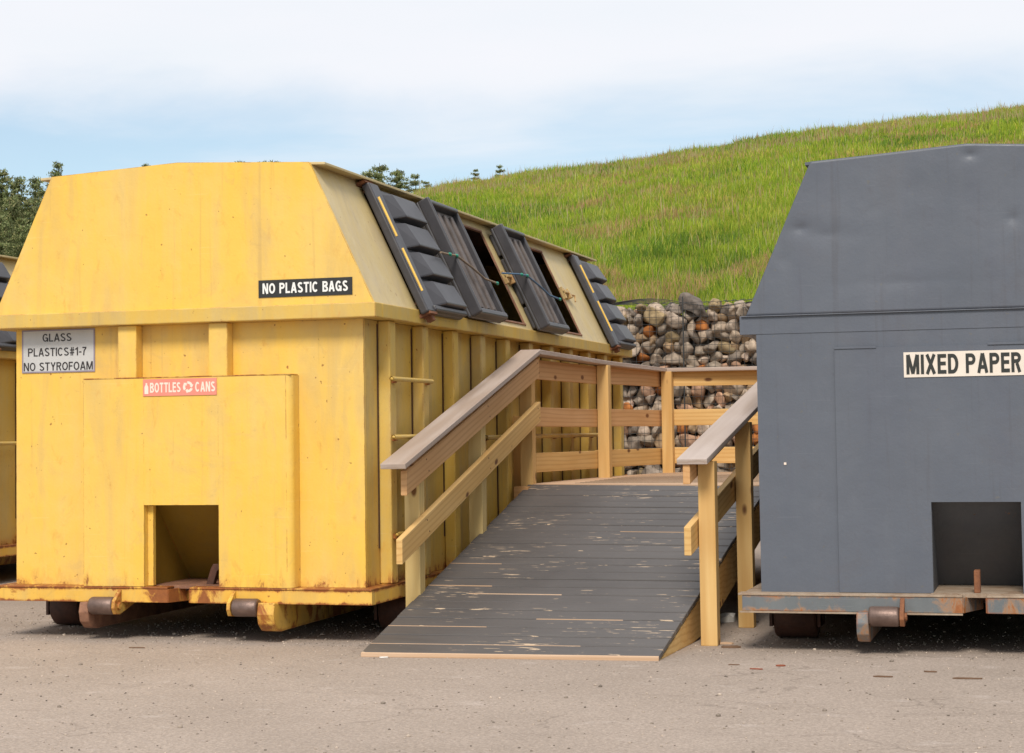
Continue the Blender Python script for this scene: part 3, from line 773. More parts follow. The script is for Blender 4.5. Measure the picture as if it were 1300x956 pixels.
# grey container on the right
GX = 4.33
Gc, X = container(GX, 'grey', 'grey recycling container labelled mixed paper beside the ramp', ['closed']*4, lid_side=-1)
s = sign('sign', Gc, 2.917, 3.512, 1.385, 1.512, -.0135, 'sign_cream'); s['label'] = 'cream label reading MIXED PAPER'
for i, (a, b, t) in enumerate(((2.930, 3.186, 'MIXED'), (3.222, 3.490, 'PAPER'))):
    lettering(t, a, b, 1.400, 1.499, -.0180, 'letter_dark', s, .19)
g = G(); g.box(2.30, 2.312, -.0035, -.0005, .95, .962); g.obj('paint_chip', 'letter_cream', Gc)

# yellow container at the left edge
LXO = -4.40
container(LXO, 'yellow', 'second yellow recycling container, partly out of frame at the far left', ['closed']*4, detail=False, HINGE=(.45, 1.75, 3.02, 4.62))

# recyclables glimpsed in the openings
g = G(); rr = random.Random(3)
for k in range(260):
    x = rr.uniform(-1.9, .0); y = rr.uniform(.1, 6.1); z = 1.60+rr.random()*.16 - abs(x+1)*.05
    d = Vector((rr.uniform(-1, 1), rr.uniform(-1, 1), rr.uniform(-.4, .4))).normalized()*rr.uniform(.07, .13)
    c0 = Vector((min(x, -.15), y, z)); rad = rr.uniform(.025, .045)
    g.tube([c0-d, c0-d*.8, c0+d*.5, c0+d*.8, c0+d], [rad*.8, rad, rad, rad*.4, rad*.4], 8)
tag(g.obj('recyclables', 'bottle', smooth=True), 'heap of cloudy bottles inside the yellow container', 'recyclables', kind='stuff')
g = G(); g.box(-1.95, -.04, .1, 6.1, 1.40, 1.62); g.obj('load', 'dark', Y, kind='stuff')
def place_bottle(x, y, z, label):
    g = G(); g.tube([(x, y, z), (x, y, z+.01), (x, y, z+.13), (x, y, z+.17), (x, y, z+.19), (x, y, z+.21)], [.03, .036, .036, .018, .013, .013], 14)
    tag(g.obj('plastic_bottle', 'bottle', smooth=True), label, 'bottle', 'bottles in the lid openings')
place_bottle(-.05, 2.72, 1.79, 'cloudy plastic bottle upright in the first open hatch')
place_bottle(-.07, 2.86, 1.77, 'cloudy plastic bottle right of another in the first open hatch')
g = G(); g.box(-.055, .055, 4.18, 4.42, 1.86, 1.895); g.box(-.05, .02, 4.22, 4.38, 1.895, 1.93)
tag(g.obj('carton', 'red', bevel=.01), 'red carton lying in the second open hatch', 'carton')

# ------------------------------------------------------------------ ramp and deck
RT = empty('access_ramp', (1.0, 2.5, 0), 'wooden ramp with worn black boards and timber railings between the containers', 'ramp')
FL, FR, TL, TR = Vector((.20, -.60, .022)), Vector((1.735, -.515, .022)), Vector((.165, 2.72, .778)), Vector((1.845, 2.50, .765))
NP = 24; vs = []; fs = []; rr = random.Random(11)
for k in range(NP):
    t0 = k/NP + .0016; t1 = (k+1)/NP - .0022
    A, B = FL.lerp(TL, t0), FR.lerp(TR, t0); D, E2 = FL.lerp(TL, t1), FR.lerp(TR, t1)
    jl, jr = rr.uniform(-.0015, .0015), rr.uniform(-.0015, .0015); dz = Vector((0, 0, rr.uniform(-.0015, .0015)))
    A = A + Vector((jl, 0, 0)) + dz; D = D + Vector((jl, 0, 0)) + dz; B = B + Vector((jr, 0, 0)) + dz; E2 = E2 + Vector((jr, 0, 0)) + dz
    dn = Vector((0, 0, -.024)); b = len(vs)
    vs += [A+dn, B+dn, E2+dn, D+dn, A, B, E2, D]; fs += [tuple(b+i for i in f) for f in HEXF]
rs = mk('ramp_boards', vs, fs, 'ramp', RT, bevel=.003, loc=(1, 1, .4))
# bare wood nosing
board('nosing', FL+Vector((0, -.004, .001)), FR+Vector((0, -.004, .001)), .018, .024, 'deck', RT)
# worn light joints: thin slips of bare wood between some boards
g = G()
for k, (a, b) in {1: (.0, .72), 3: (.0, .35), 4: (.5, .8), 7: (.18, .52), 8: (0, .24), 11: (0, .2), 16: (.55, .8)}.items():
    t = k/NP; P0 = FL.lerp(TL, t); P1 = FR.lerp(TR, t)
    A = P0.lerp(P1, a); B = P0.lerp(P1, b); up = (TL-FL).normalized(); h = .0016
    q = [A - up*h, B - up*h, B + up*h, A + up*h]; up = up
    g.hexa([v + Vector((0, 0, -.012)) for v in q] + [v + Vector((0, 0, .0002)) for v in q])
g.objs('worn_joint', 'deck', RT, loc=(1, 1, .4))
# stringers
for (a, b, sx) in ((FL, TL, .022), (FR, TR, -.022)):
    a2 = a + Vector((sx, .02, -.032)); b2 = b + Vector((sx, 0, -.032))
    vs = []
    w = .019; h = .235
    d = (b2-a2); n = 8; top = [a2 + d*i/n for i in range(n+1)]
    poly = [(p.x, p.y, p.z) for p in top] + [(p.x, p.y, max(.002, p.z-h)) for p in reversed(top)]
    m_ = len(poly); V = [(x-w, y, z) for x, y, z in poly] + [(x+w, y, z) for x, y, z in poly]
    F = [(i, i+1, m_-2-i, m_-1-i) for i in range(n)] + [(m_+i+1, m_+i, 2*m_-1-i, 2*m_-2-i) for i in range(n)] + [(i, m_+i, m_+(i+1) % m_, (i+1) % m_) for i in range(m_)]
    st_ = mk('stringer', V, F, 'wood', RT)
    bm = bmesh.new(); bm.from_mesh(st_.data); bmesh.ops.recalc_face_normals(bm, faces=bm.faces); bm.to_mesh(st_.data); bm.free()
g = G(); A, B = FL.lerp(TL, .5), FR.lerp(TR, .5); g.box(A.x+.75, A.x+.79, .3, 2.7, .02, .05)
g.obj('joist', 'wood', RT)
PW = .089
def post(x, y, ztop, mat='wood', zb=0.0):
    return board('post', (x, y, zb), (x, y, ztop), PW, PW, mat, RT, side=(1, 0, 0))
# left rail
for y, m in ((.375, 'wood_pale'), (1.575, 'wood_pale'), (2.755, 'wood')):
    post(.155, y, .963 + .262*(y+.10) - .045, m)
board('rail', (.219, .02, .934), (.219, 2.78, 1.650), .036, .135, 'wood_orange', RT)
board('rail', (.219, -.065, .566), (.219, 2.80, 1.345), .036, .135, 'wood', RT)
board('cap_rail', (.200, -.103, .975), (.200, 2.70, 1.703), .145, .030, 'wood_grey', RT, plumb=False)
g = G(); g.box(.10, .20, 2.58, 2.69, .60, .765); g.obj('block', 'wood_orange', RT)
board('post', (.02, 2.95, .0), (.02, 2.95, 1.25), PW, .04, 'wood', RT, side=(1, 0, 0))
for y in (.375, 1.575, 2.755):          # screw heads where the boards cross the posts
    for zt_, dd in ((.934 + .2594*(y-.02), (-.035, -.10)), (.566 + .2719*(y+.065), (-.035, -.10))):
        for k, q in enumerate(dd):
            g = G(); g.tube([(.2365, y-.02+.04*k, zt_+q), (.2385, y-.02+.04*k, zt_+q)], .0048, 8); g.obj('screw_head', 'rust_dark', RT)
# right rail (fans out a little)
def rx(y): return 1.865 + .055*(y-.14)
for y, m in ((.185, 'wood'), (1.095, 'wood'), (2.25, 'wood')):
    post(rx(y), y, .972+.228*y-.045, m)
board('rail', (rx(0)-.068, .0, .957), (rx(2.5)-.068, 2.5, 1.52), .038, .105, 'wood_orange', RT)
board('rail', (rx(0)-.068, .0, .630), (rx(2.5)-.068, 2.5, 1.18), .038, .148, 'wood', RT)
board('cap_rail', (1.822, -.02, .985), (1.822+.165, 2.6, 1.573), .162, .030, 'wood_grey', RT, plumb=False)
# deck
ZD = .779
DP = [Vector((TL.x, TL.y, ZD)), Vector((TR.x, TR.y, ZD-.010)), Vector((2.06, 2.8, ZD-.003)), Vector((2.06, 5.85, ZD)), Vector((.53, 5.85, ZD)), Vector((.235, 4.40, ZD))]
n = len(DP); V = [tuple(p) for p in DP] + [(p.x, p.y, p.z-.03) for p in DP]
F = [tuple(range(n)), tuple(reversed(range(n, 2*n)))] + [(i+1 if i+1 < n else 0, i, n+i, n+(i+1) % n) for i in range(n)]
mk('deck_boards', V, F, 'deck', RT)
g = G(); y = 2.9
while y < 5.8:
    g.box(.45, 2.0, y, y+.003, ZD-.001, ZD+.0006); y += .142
g.objs('deck_joint', 'dark', RT)
for a, b in ((DP[0], DP[1]), (DP[0], DP[5]), (DP[5], DP[4]), (DP[4], DP[3]), (DP[3], DP[2])):
    board('rim_joist', a+Vector((0, 0, -.032)), b+Vector((0, 0, -.032)), .04, .18, 'wood', RT)
PA = Vector((.325, 4.33, 0)); PB = Vector((.54, 5.72, 0)); P0 = Vector((.215, 2.80, 0)); PC = Vector((1.98, 5.76, 0))
post(PA.x, PA.y, 1.640, 'wood'); post(PB.x, PB.y, 1.625, 'wood'); post(PC.x, PC.y, 1.62, 'wood'); 
out = Vector((-.05, .01, 0))
def seg(a, b, oa, ob, m1):
    for (z, m) in ((1.637, m1), (1.306, m1), (.988, 'wood')):
        board('rail', a+oa+Vector((0, 0, z+.002)), b+ob+Vector((0, 0, z-.004)), .036, .135, m, RT)
seg(P0+Vector((0, .05, 0)), PA, Vector((-.045, 0, 0)), Vector((-.064, 0, 0)), 'wood_orange')
seg(PA, PB, Vector((-.064, .0, 0)), Vector((-.064, .064, 0)), 'wood_orange')
seg(PB, PC, Vector((-.03, .064, 0)), Vector((.05, .064, 0)), 'wood')
# cap in three mitred lengths
zc1 = 1.675
caps = [Vector((.20, 2.72, 1.700)), Vector((.29, 4.33, 1.675)), Vector((.49, 5.76, 1.655)), Vector((2.06, 5.76, 1.650))]
w = .07; V = []; 
nrm = [Vector((1, -.06, 0)), Vector((1, -.10, 0)), Vector((.75, -.75, 0)), Vector((0, -1, 0))]
for p, n_ in zip(caps, nrm):
    V += [p - n_*w, p + n_*w, p + n_*w + Vector((0, 0, -.032)), p - n_*w + Vector((0, 0, -.032))]
F = [(0, 3, 2, 1)] + [(12, 13, 14, 15)]
for i in range(3):
    b = i*4
    for k in range(4): F.append((b+k, b+(k+1) % 4, b+4+(k+1) % 4, b+4+k))
co = mk('deck_cap_rail', V, F, 'wood_grey', RT)
bm = bmesh.new(); bm.from_mesh(co.data); bmesh.ops.recalc_face_normals(bm, faces=bm.faces); bm.to_mesh(co.data); bm.free()
co.modifiers.new('bevel', 'BEVEL').width = .003
# hose looped beside the deck
g = G(); g.tube([(2.06+.05*math.sin(a), 1.95+.012*a, 1.25+.13*math.cos(a)) for a in [i*.35 for i in range(37)]], .009, 7)
tag(g.obj('hose', plain('pale_green_hose', (.30, .36, .28), .5), smooth=True), 'coiled pale hose hanging between the ramp rail and grey container', 'hose')

# ------------------------------------------------------------------ gabion wall
GW = empty('gabion_wall', (0, 9.9, 0), 'stone-filled wire gabion wall at the foot of the grassy hill', 'wall')
def ico(sub):
    bm = bmesh.new(); bmesh.ops.create_icosphere(bm, subdivisions=sub, radius=1)
    v = np.array([x.co for x in bm.verts]); f = np.array([[q.index for q in p.verts] for p in bm.faces]); bm.free(); return v, f
IV2, IF2 = ico(2); IV3, IF3 = ico(3)
def stone_mesh(rng, c, r, hi=True):
    v, f = (IV3, IF3) if hi else (IV2, IF2)
    p = v.copy()
    for k in range(13):                        # facets: clamp against random planes
        n = rng.normal(size=3); n /= np.linalg.norm(n); d = rng.uniform(.45, .82)
        dist = p @ n; over = np.clip(dist-d, 0, None); p = p - np.outer(over*.97, n)
    p += .05*np.sin(p[:, [1, 2, 0]]*rng.uniform(4, 8) + rng.uniform(0, 6, 3))
    p *= np.array(r)
    a, b_ = rng.uniform(-.5, .5), rng.uniform(-.6, .6)
    ca, sa = math.cos(a), math.sin(a); Rz = np.array([[ca, -sa, 0], [sa, ca, 0], [0, 0, 1]])
    cb, sb = math.cos(b_), math.sin(b_); Ry = np.array([[cb, 0, sb], [0, 1, 0], [-sb, 0, cb]])
    return p @ Rz.T @ Ry.T + np.array(c), f
STC = [((.47, .42, .36), 5), ((.38, .35, .31), 6), ((.29, .27, .25), 5), ((.55, .50, .45), 4), ((.40, .31, .21), 4), ((.19, .18, .175), 3), ((.47, .20, .065), 2), ((.52, .36, .27), 2), ((.33, .28, .18), 3)]
stc = np.array([c for c, w in STC])*np.array([.92, .80, .70]); stw = np.array([w for c, w in STC], float); stw /= stw.sum()
def mesh_from(name, V, F, col, mat, smooth=True, tri=True):
    me = bpy.data.meshes.new(name); nv = len(V); nf = len(F); k = F.shape[1]
    me.vertices.add(nv); me.vertices.foreach_set('co', V.astype(np.float32).ravel())
    me.loops.add(nf*k); me.loops.foreach_set('vertex_index', F.astype(np.int32).ravel())
    me.polygons.add(nf); me.polygons.foreach_set('loop_start', np.arange(0, nf*k, k, dtype=np.int32))
    me.polygons.foreach_set('loop_total', np.full(nf, k, dtype=np.int32))
    if smooth: me.polygons.foreach_set('use_smooth', np.ones(nf, dtype=bool))
    me.update(); me.validate()
    at = me.color_attributes.new('Col', 'FLOAT_COLOR', 'POINT')
    at.data.foreach_set('color', np.hstack([col, np.ones((nv, 1))]).astype(np.float32).ravel())
    me.materials.append(M[mat]); return me
stones = []
rng = np.random.default_rng(21)
z = .06; row = 0
while z < 2.36:
    hrow = rng.uniform(.10, .145); x = -11.5 + rng.uniform(0, .2)
    while x < 12.5:
        big = rng.random()
        wd = rng.uniform(.08, .16) if big < .86 else rng.uniform(.19, .30)
        hh = hrow*rng.uniform(.85, 1.15) if big < .82 else hrow*rng.uniform(1.1, 1.5)
        stones.append((x+wd/2, 9.66 + rng.uniform(-.035, .05) + (.05 if big < .82 else .0), z + hrow/2 + rng.uniform(-.03, .03), wd/2*1.45, .15, hh/2*1.5))
        x += wd*.94
    z += hrow*.86
for x in np.arange(-11.4, 12.4, .19):            # rough top course, some standing proud
    h = rng.uniform(.07, .15)
    if rng.random() < .85: stones.append((x+rng.uniform(-.05, .05), 9.72+rng.uniform(0, .15), 2.36+rng.uniform(.0, .07), rng.uniform(.08, .15), .12, h*.8))
parts = []; rest_v = []; rest_f = []; rest_c = []; off = 0
vis = lambda s_: -.62 < s_[0] < 1.0 and s_[2] > 1.02
cand = sorted([i for i, s_ in enumerate(stones) if vis(s_)], key=lambda i: -stones[i][3]*stones[i][5])[:100]
cset = set(cand)
for i, (x, y, zz, a, b, c_) in enumerate(stones):
    near = -2.5 < x < 3.2
    V, F = stone_mesh(rng, (x, y, zz), (a, b, c_), near)
    col = stc[rng.choice(len(stc), p=stw)]*rng.uniform(.8, 1.15)
    if i in cset:
        me = mesh_from('stone', V - np.array([x, y, zz]), F, np.tile(col, (len(V), 1)), 'stone', smooth=False)
        o = bpy.data.objects.new('stone', me); C.objects.link(o); o.parent = GW; o.location = Vector((x, y, zz)) - GW.location
    else:
        rest_v.append(V); rest_f.append(F+off); rest_c.append(np.tile(col, (len(V), 1))); off += len(V)
me = mesh_from('stone_fill', np.vstack(rest_v) - np.array([0, 9.9, 0]), np.vstack(rest_f), np.vstack(rest_c), 'stone', smooth=False)
o = bpy.data.objects.new('stone_fill', me); C.objects.link(o); o.parent = GW; o['kind'] = 'stuff'
g = G(); g.box(-11.5, 12.4, 9.74, 10.6, 0, 2.33); g.obj('core', plain('dark_gap_fill', (.045, .04, .035), .95, scale=3), GW)
# wire baskets
g = G(); yw = 9.535
def wire(p, q, r=.0025): g.tube([p, q], r, 4, cap=False)
rw = random.Random(5)
for x in np.arange(-11.5, 12.4, .076): wire((x+rw.uniform(-.006, .006), yw+rw.uniform(-.01, .01), .0), (x+rw.uniform(-.01, .01), yw+rw.uniform(-.01, .01), 2.44))
for zz in np.arange(.04, 2.48, .076):
    xs = np.arange(-11.5, 12.41, .6)
    pts = [(float(a), yw+rw.uniform(-.012, .012), zz + .006*math.sin(a*3+zz*7)) for a in xs]
    g.tube(pts, .0025, 4, cap=False)
for yy in np.arange(9.54, 10.4, .11):
    pts = [(float(a), yy, 2.47 + .035*math.sin(a*1.9+yy) + .03*math.sin(a*5.1+yy*3)) for a in np.arange(-11.5, 12.4, .15)]
    g.tube(pts, .0035, 4, cap=False)
for x in np.arange(-11.5, 12.4, .10):
    zt_ = 2.46 + .03*math.sin(x*1.9); g.tube([(x, 9.54, zt_-.02), (x+.04, 9.95, zt_+.03), (x, 10.4, zt_)], .0028, 4, cap=False)
for x in (-8.05, -6.05, -4.05, -2.05, -.05, 1.95, 3.95, 5.95, 7.95, 9.95): 
    g.tube([(x, yw-.008, 0), (x, yw-.008, 2.53)], .008, 6)
g.obj('wire_basket', 'wire', GW, loc=(0, 9.9, 0))

# ------------------------------------------------------------------ ground, hill
def crest(x):
    xs = [-120, -70, -45, -34, -25.5, -20.4, -16.8, -11.7, -7.1, -2.7, 3.0, 12, 30, 60, 120]
    zs = [0.0, .0, 0.6, 3.2, 7.9, 10.72, 11.08, 11.48, 11.98, 12.3, 12.62, 13.1, 13.2, 10, 3]
    return np.interp(x, xs, zs)
def bumps(x, y): return .10*np.sin(x*.55+1.3)*np.sin(y*.41) + .06*np.sin(x*1.3+y*.9) + .05*np.sin(x*2.1-y*.37)
def height(x, y):
    x = np.where(y < 60, x - (60-y)*.36*np.clip((-x-2)/8+.0, 0, 1), x)   # the left flank of the mound runs away diagonally
    # x in the crest profile follows the sight line so that the skyline keeps its shape over depth
    zc = crest(x)
    t = np.clip((y-10.3)/50, 0, None)
    up = np.where(t < 1, 2.25 + (zc-2.25)*(t*1.06 - .06*t*t), zc - ((t-1)**2)*6)
    edge = np.clip((y-10.02)/.35, 0, 1)
    side = np.clip((x+30)/12, 0, 1)*0 + 1
    base = np.minimum(zc, 2.25)
    up = np.where(zc < 2.25, zc*np.clip(t*2, 0, 1), up)
    h = np.where(y < 10.02, 0, up*edge)
    h = h + .5*bumps(x, y)*np.clip((y-11)/4, 0, 1)*np.clip(zc/6, 0, 1)
    h = np.where(y < 10.02, -.03, h)
    return np.maximum(h, -.03)
xs = np.concatenate([np.linspace(-600, -90, 12), np.linspace(-80, 80, 161), np.linspace(90, 600, 12)])
ys = np.concatenate([np.linspace(-200, 5, 8), [9.9, 10.02, 10.15, 10.3, 10.45], np.linspace(11, 110, 150), np.linspace(130, 900, 14)])
XX, YY = np.meshgrid(xs, ys); ZZ = height(XX, YY)
V = np.stack([XX.ravel(), YY.ravel(), ZZ.ravel()], 1); nx = len(xs)
idx = np.arange(len(ys)*nx).reshape(len(ys), nx)
F = np.stack([idx[:-1, :-1].ravel(), idx[:-1, 1:].ravel(), idx[1:, 1:].ravel(), idx[1:, :-1].ravel()], 1)
me = mesh_from('hill', V, F, np.ones((len(V), 3)), 'soil'); ho = bpy.data.objects.new('hill', me); C.objects.link(ho); ho['kind'] = 'structure'
g = G(); g.box(-45, 45, -60, 9.95, -.3, 0)
o = g.obj('ground', 'asphalt', loc=(0, 0, 0)); o['kind'] = 'structure'

# grass: numpy-made blades
CAM = np.array([3.62470, -9.53009, 1.13949])
def blades(N, y0, y1, hmin, hmax, seed, bend=.35, seedheads=False, wid=.006):
    r = np.random.default_rng(seed)
    # density falls with distance
    u = r.random(N); D0, D1 = y0+9.5, y1+9.5
    D = D0*(D1/D0)**u; y = D-9.5
    xl = CAM[0] - D*.62 - 3; xr = CAM[0] + D*.10 + 4
    x = xl + (xr-xl)*r.random(N)
    z = height(x, y)
    keep = (z > .6); x, y, z, D = x[keep], y[keep], z[keep], D[keep]; n = len(x)
    pn = np.sin(x*.31+1.1)*np.sin(y*.23+.5) + .6*np.sin(x*.9+y*.4) + .4*np.sin(x*1.7-y*1.1+2) + r.normal(0, .35, n)
    clump = np.sin(x*2.7+np.sin(y*1.9)*1.3)*np.sin(y*2.3+np.sin(x*1.3))
    h = (hmin + (hmax-hmin)*r.random(n))*(1+.5*clump)*(1+.25*np.sin(x*5.1+y*3.3)*np.sin(y*4.7-x*2.2))
    w = wid*(D/18)**.85*r.uniform(.7, 1.4, n)
    a = r.uniform(0, 2*np.pi, n); dx, dy = np.cos(a)*w, np.sin(a)*w*.5
    b = r.uniform(0, 2*np.pi, n); bx, by = np.cos(b)*h*bend*r.random(n), np.sin(b)*h*bend*r.random(n)
    V = np.zeros((n, 5, 3))
    V[:, 0] = np.stack([x-dx, y-dy, z-.05], 1); V[:, 1] = np.stack([x+dx, y+dy, z-.05], 1)
    V[:, 2] = np.stack([x+bx*.35+dx*.8, y+by*.35+dy*.8, z+h*.55], 1); V[:, 3] = np.stack([x+bx*.35-dx*.8, y+by*.35-dy*.8, z+h*.55], 1)
    V[:, 4] = np.stack([x+bx, y+by, z+h], 1)
    k = np.arange(n)*5
    T = np.concatenate([np.stack([k, k+1, k+2], 1), np.stack([k, k+2, k+3], 1), np.stack([k+3, k+2, k+4], 1)])
    g1 = np.array([.27, .34, .026]); g2 = np.array([.19, .28, .022]); g3 = np.array([.40, .38, .06]); br = np.array([.42, .27, .12]); dk = np.array([.10, .18, .018])
    c = np.empty((n, 3)); q = r.random(n)
    c[:] = g1; c[q < .35] = g2; c[(q > .35) & (q < .48)] = g3
    c[(pn > .6) & (q > .4)] = g3; c[(pn > .95) & (q > .68)] = br; c[(pn < -.8) & (q > .45)] = dk
    p2 = np.sin(x*.62-y*.21+2)*np.sin(y*.37+x*.11) + .5*np.sin(x*2.3+1)*np.sin(y*1.4)
    c[(p2 > .75) & (q > .5)] = br*.9; c[(p2 < -.8) & (q < .55)] = g1*np.array([.8, .95, .8])
    if seedheads: c[:] = np.where(r.random((n, 1)) < .6, np.array([.36, .22, .13]), np.array([.38, .36, .16]))
    c *= r.uniform(.8, 1.18, (n, 1))*(1+.16*clump)[:, None]
    col = np.repeat(c[:, None, :], 5, 1); col[:, 4] *= 1.1
    return V.reshape(-1, 3), T, col.reshape(-1, 3)
Vs, Ts, Cs = [], [], []; off = 0
for args in ((520000, 10.35, 63, .07, .19, 1, .6, False, .0048), (16000, 10.35, 63, .18, .34, 2, .35, True, .003), (90000, 10.35, 17, .06, .2, 3, .5, False, .0045), (16000, 50, 62, .18, .40, 4, .4, True, .0035), (70000, 54, 62, .12, .28, 5, .5, False, .005)):
    V, T, c = blades(*args); Vs.append(V); Ts.append(T+off); Cs.append(c); off += len(V)
me = mesh_from('grass', np.vstack(Vs), np.vstack(Ts), np.vstack(Cs), 'blades', smooth=False)
go = bpy.data.objects.new('grass', me); C.objects.link(go); tag(go, 'tall bright green grass covering the hillside', 'grass', kind='stuff')

# ------------------------------------------------------------------ conifers
def crown_mesh(seed, H, Rr, base=.12, dens=1.0, leaf=.20, shape=1.0, open_=.2):
    r = np.random.default_rng(seed); CC = []; TT = []
    nlev = int(H/.36)
    for k in range(nlev):
        t = base + (1-base)*(k+r.uniform(-.3, .3))/nlev; z = t*H
        rad = Rr*(1-t)**(.85*shape)*r.uniform(.72, 1.15) + .20
        for j in range(r.integers(7, 11)):
            if r.random() < open_*.6: continue
            a = r.uniform(0, 2*np.pi); ln = rad*r.uniform(.55, 1.2); rise = r.uniform(.05, .5)
            nseg = max(4, int(ln/leaf*3.2*dens)); tone = r.uniform(.6, 1.3)
            f = (np.arange(nseg)+.7)/nseg
            c = np.stack([np.cos(a)*ln*f, np.sin(a)*ln*f, z + ln*f*rise - .10*ln*f*f], 1)
            CC.append(np.repeat(c, 5, 0)); TT.append(np.full(nseg*5, tone))
    c = np.vstack(CC); n = len(c); tone = np.concatenate(TT)
    c = c + r.normal(0, leaf*.36, (n, 3))
    d1 = r.normal(0, 1, (n, 3)); d1[:, 2] += .6; d1 /= np.linalg.norm(d1, axis=1)[:, None]
    d2 = np.cross(d1, r.normal(0, 1, (n, 3))); d2 /= np.linalg.norm(d2, axis=1)[:, None]
    s_ = (leaf*r.uniform(.4, 1.0, n))[:, None]
    V = np.stack([c - d2*s_*.26, c + d2*s_*.26, c + d1*s_], 1).reshape(-1, 3)
    base_c = np.where(r.random((n, 1)) < .75, np.array([.175, .205, .085]), np.array([.30, .28, .13]))
    col = base_c*(tone*r.uniform(.7, 1.35, n))[:, None]
    return mesh_from('crown', V, np.arange(n*3).reshape(-1, 3), np.repeat(col, 3, 0), 'needles', smooth=False)
crowns = [crown_mesh(31, 14, 3.7, open_=.15), crown_mesh(32, 14, 3.2, open_=.35), crown_mesh(33, 14, 4.2, shape=.75, open_=.05), crown_mesh(34, 14, 2.9, shape=1.1, open_=.25)]
small = [crown_mesh(41, 6, 1.7, base=.05, leaf=.13, dens=1.8, open_=.05), crown_mesh(42, 6, 1.5, base=.05, leaf=.13, dens=1.8, open_=.25)]
g = G(); g.tube([(0, 0, -.5), (.05, 0, 3), (-.04, .05, 7), (.03, 0, 11), (0, 0, 13.8)], [.22, .18, .13, .07, .02], 8)
for k in range(18):
    a = k*2.4; zz = 3+k*.58; ln = 2.3*(1-zz/15); g.tube([(0, 0, zz), (math.cos(a)*ln*.6, math.sin(a)*ln*.6, zz+ln*.15), (math.cos(a)*ln, math.sin(a)*ln, zz+ln*.25)], [.05, .03, .01], 5)
trunk0 = g.obj('trunk', 'bark', loc=(0, 0, 0)); TR_ME = trunk0.data; bpy.data.objects.remove(trunk0)
g = G(); g.tube([(0, 0, -.4), (.02, 0, 2), (0, 0, 5.9)], [.10, .07, .01], 8)
trunk1 = g.obj('trunk', 'bark', loc=(0, 0, 0)); TR2 = trunk1.data; bpy.data.objects.remove(trunk1)
def tree(x, y, ztop, kind, label, group, sm=False, sc=None):
    z0 = float(height(np.array([x]), np.array([y]))[0]); H0 = 6 if sm else 14
    s_ = (ztop - z0)/(H0*1.0) if sc is None else sc
    if sc is not None: z0 = ztop - H0*sc
    r = empty('pine_tree', (x, y, z0), label, 'tree', group)
    r.scale = (s_ if s_ < 1.15 else 1.15, s_ if s_ < 1.15 else 1.15, s_); r.rotation_euler.z = random.uniform(0, 6.28)
    for nm, me_ in (('crown', (small if sm else crowns)[kind]), ('trunk', TR2 if sm else TR_ME)):
        o = bpy.data.objects.new(nm, me_); C.objects.link(o); o.parent = r
    return r
def ray_x(px, y):   # world x seen at photo column px at depth y (level, approximate)
    t = (px-650)/2345.3; yaw = -.28309
    d = np.array([math.sin(yaw), math.cos(yaw)]) + t*np.array([math.cos(yaw), -math.sin(yaw)])
    return CAM[0] + d[0]/d[1]*(y-CAM[1])
def top_z(px, py, y):
    x = ray_x(px, y); D = (y-CAM[1]); t = (px-650)/2345.3
    depth = (x-CAM[0])*math.sin(-.28309) + D*math.cos(-.28309)
    yh = 433.5 + math.tan(.04885)*2345.3 - .01433*(px-650)
    return CAM[2] + (yh-py)/2345.3*depth*1.0
left = [(2, 212, 72, 0), (22, 218, 74, 1), (45, 221, 78, 0), (74, 200, 76, 3), (12, 248, 66, 2), (34, 252, 67, 0), (58, 240, 68, 2), (84, 238, 70, 2), (-14, 222, 75, 1), (-30, 210, 72, 0), (0, 272, 62, 2), (28, 276, 61, 2), (54, 270, 63, 2), (80, 262, 64, 0), (-20, 262, 63, 2), (100, 235, 70, 2), (125, 236, 74, 0), (-50, 225, 70, 2)]
wh = ['tallest narrow pine above the left edge of the container roof', 'pine at the left edge of the photo']
for i, (px, py, y, k) in enumerate(left):
    if px == 74: lb = 'pointed dark pine rising beside the left eave of the middle yellow container'
    elif py < 230 and px >= 0: lb = {2: 'tall dark pine cut by the left edge of the photo', 22: 'pine with a ragged top, second from the left edge', 45: 'broad grey-green pine, third from the left edge, left of the pointed pine'}[px]
    elif px >= 100 or px < -5: lb = 'dark pine hidden behind or beside the yellow containers'
    else: lb = 'dense low pine in the front of the wood at the left'
    tree(ray_x(px, y), y, top_z(px, py, y), k, lb, 'pines in the wood at the left')
tops = [(185, 203, 88, 3, 'small pine top peeking above the left half of the container roof'), (207, 204, 90, 1, 'pine tip just right of another above the container roof'), (308, 199, 90, 3, 'lone pine tip above the middle of the container roof'),
        (339, 198, 92, 1, 'pine tip with a double top above the container gable'), (350, 199, 94, 3, 'pine tip at the right side of the double top above the gable'), (410, 203, 90, 3, 'faint pine tip at the front corner of the roof')]
for px, py, y, k, lb in tops: tree(ray_x(px, y), y, top_z(px, py, y), k, lb, 'pine tops behind the container roof')
hl = [(484, 202, 76, 0, 'tallest dark pine on the skyline right of the roof corner', 1.25), (470, 214, 75, 1, 'smaller pine crowding the left of the tallest skyline pine', 1.0), (506, 209, 75, 0, 'second skyline pine, just right of the tallest', 1.05), (518, 228, 73, 1, 'low bush-like pine between two skyline pines', .5), (530, 218, 73, 1, 'rightmost of the cluster of skyline pines', .8), (543, 226, 72, 0, 'small pine tip where the hill meets the sky', .5),
      (606, 212, 68, 1, 'tiny sapling left of its twin on the hill crest', .45), (637, 207, 68, 1, 'tiny dark sapling alone on the hill crest', .5)]
for px, py, y, k, lb, sc in hl: tree(ray_x(px, y), y, top_z(px, py, y), k, lb, 'pines behind the hill crest', True, sc)

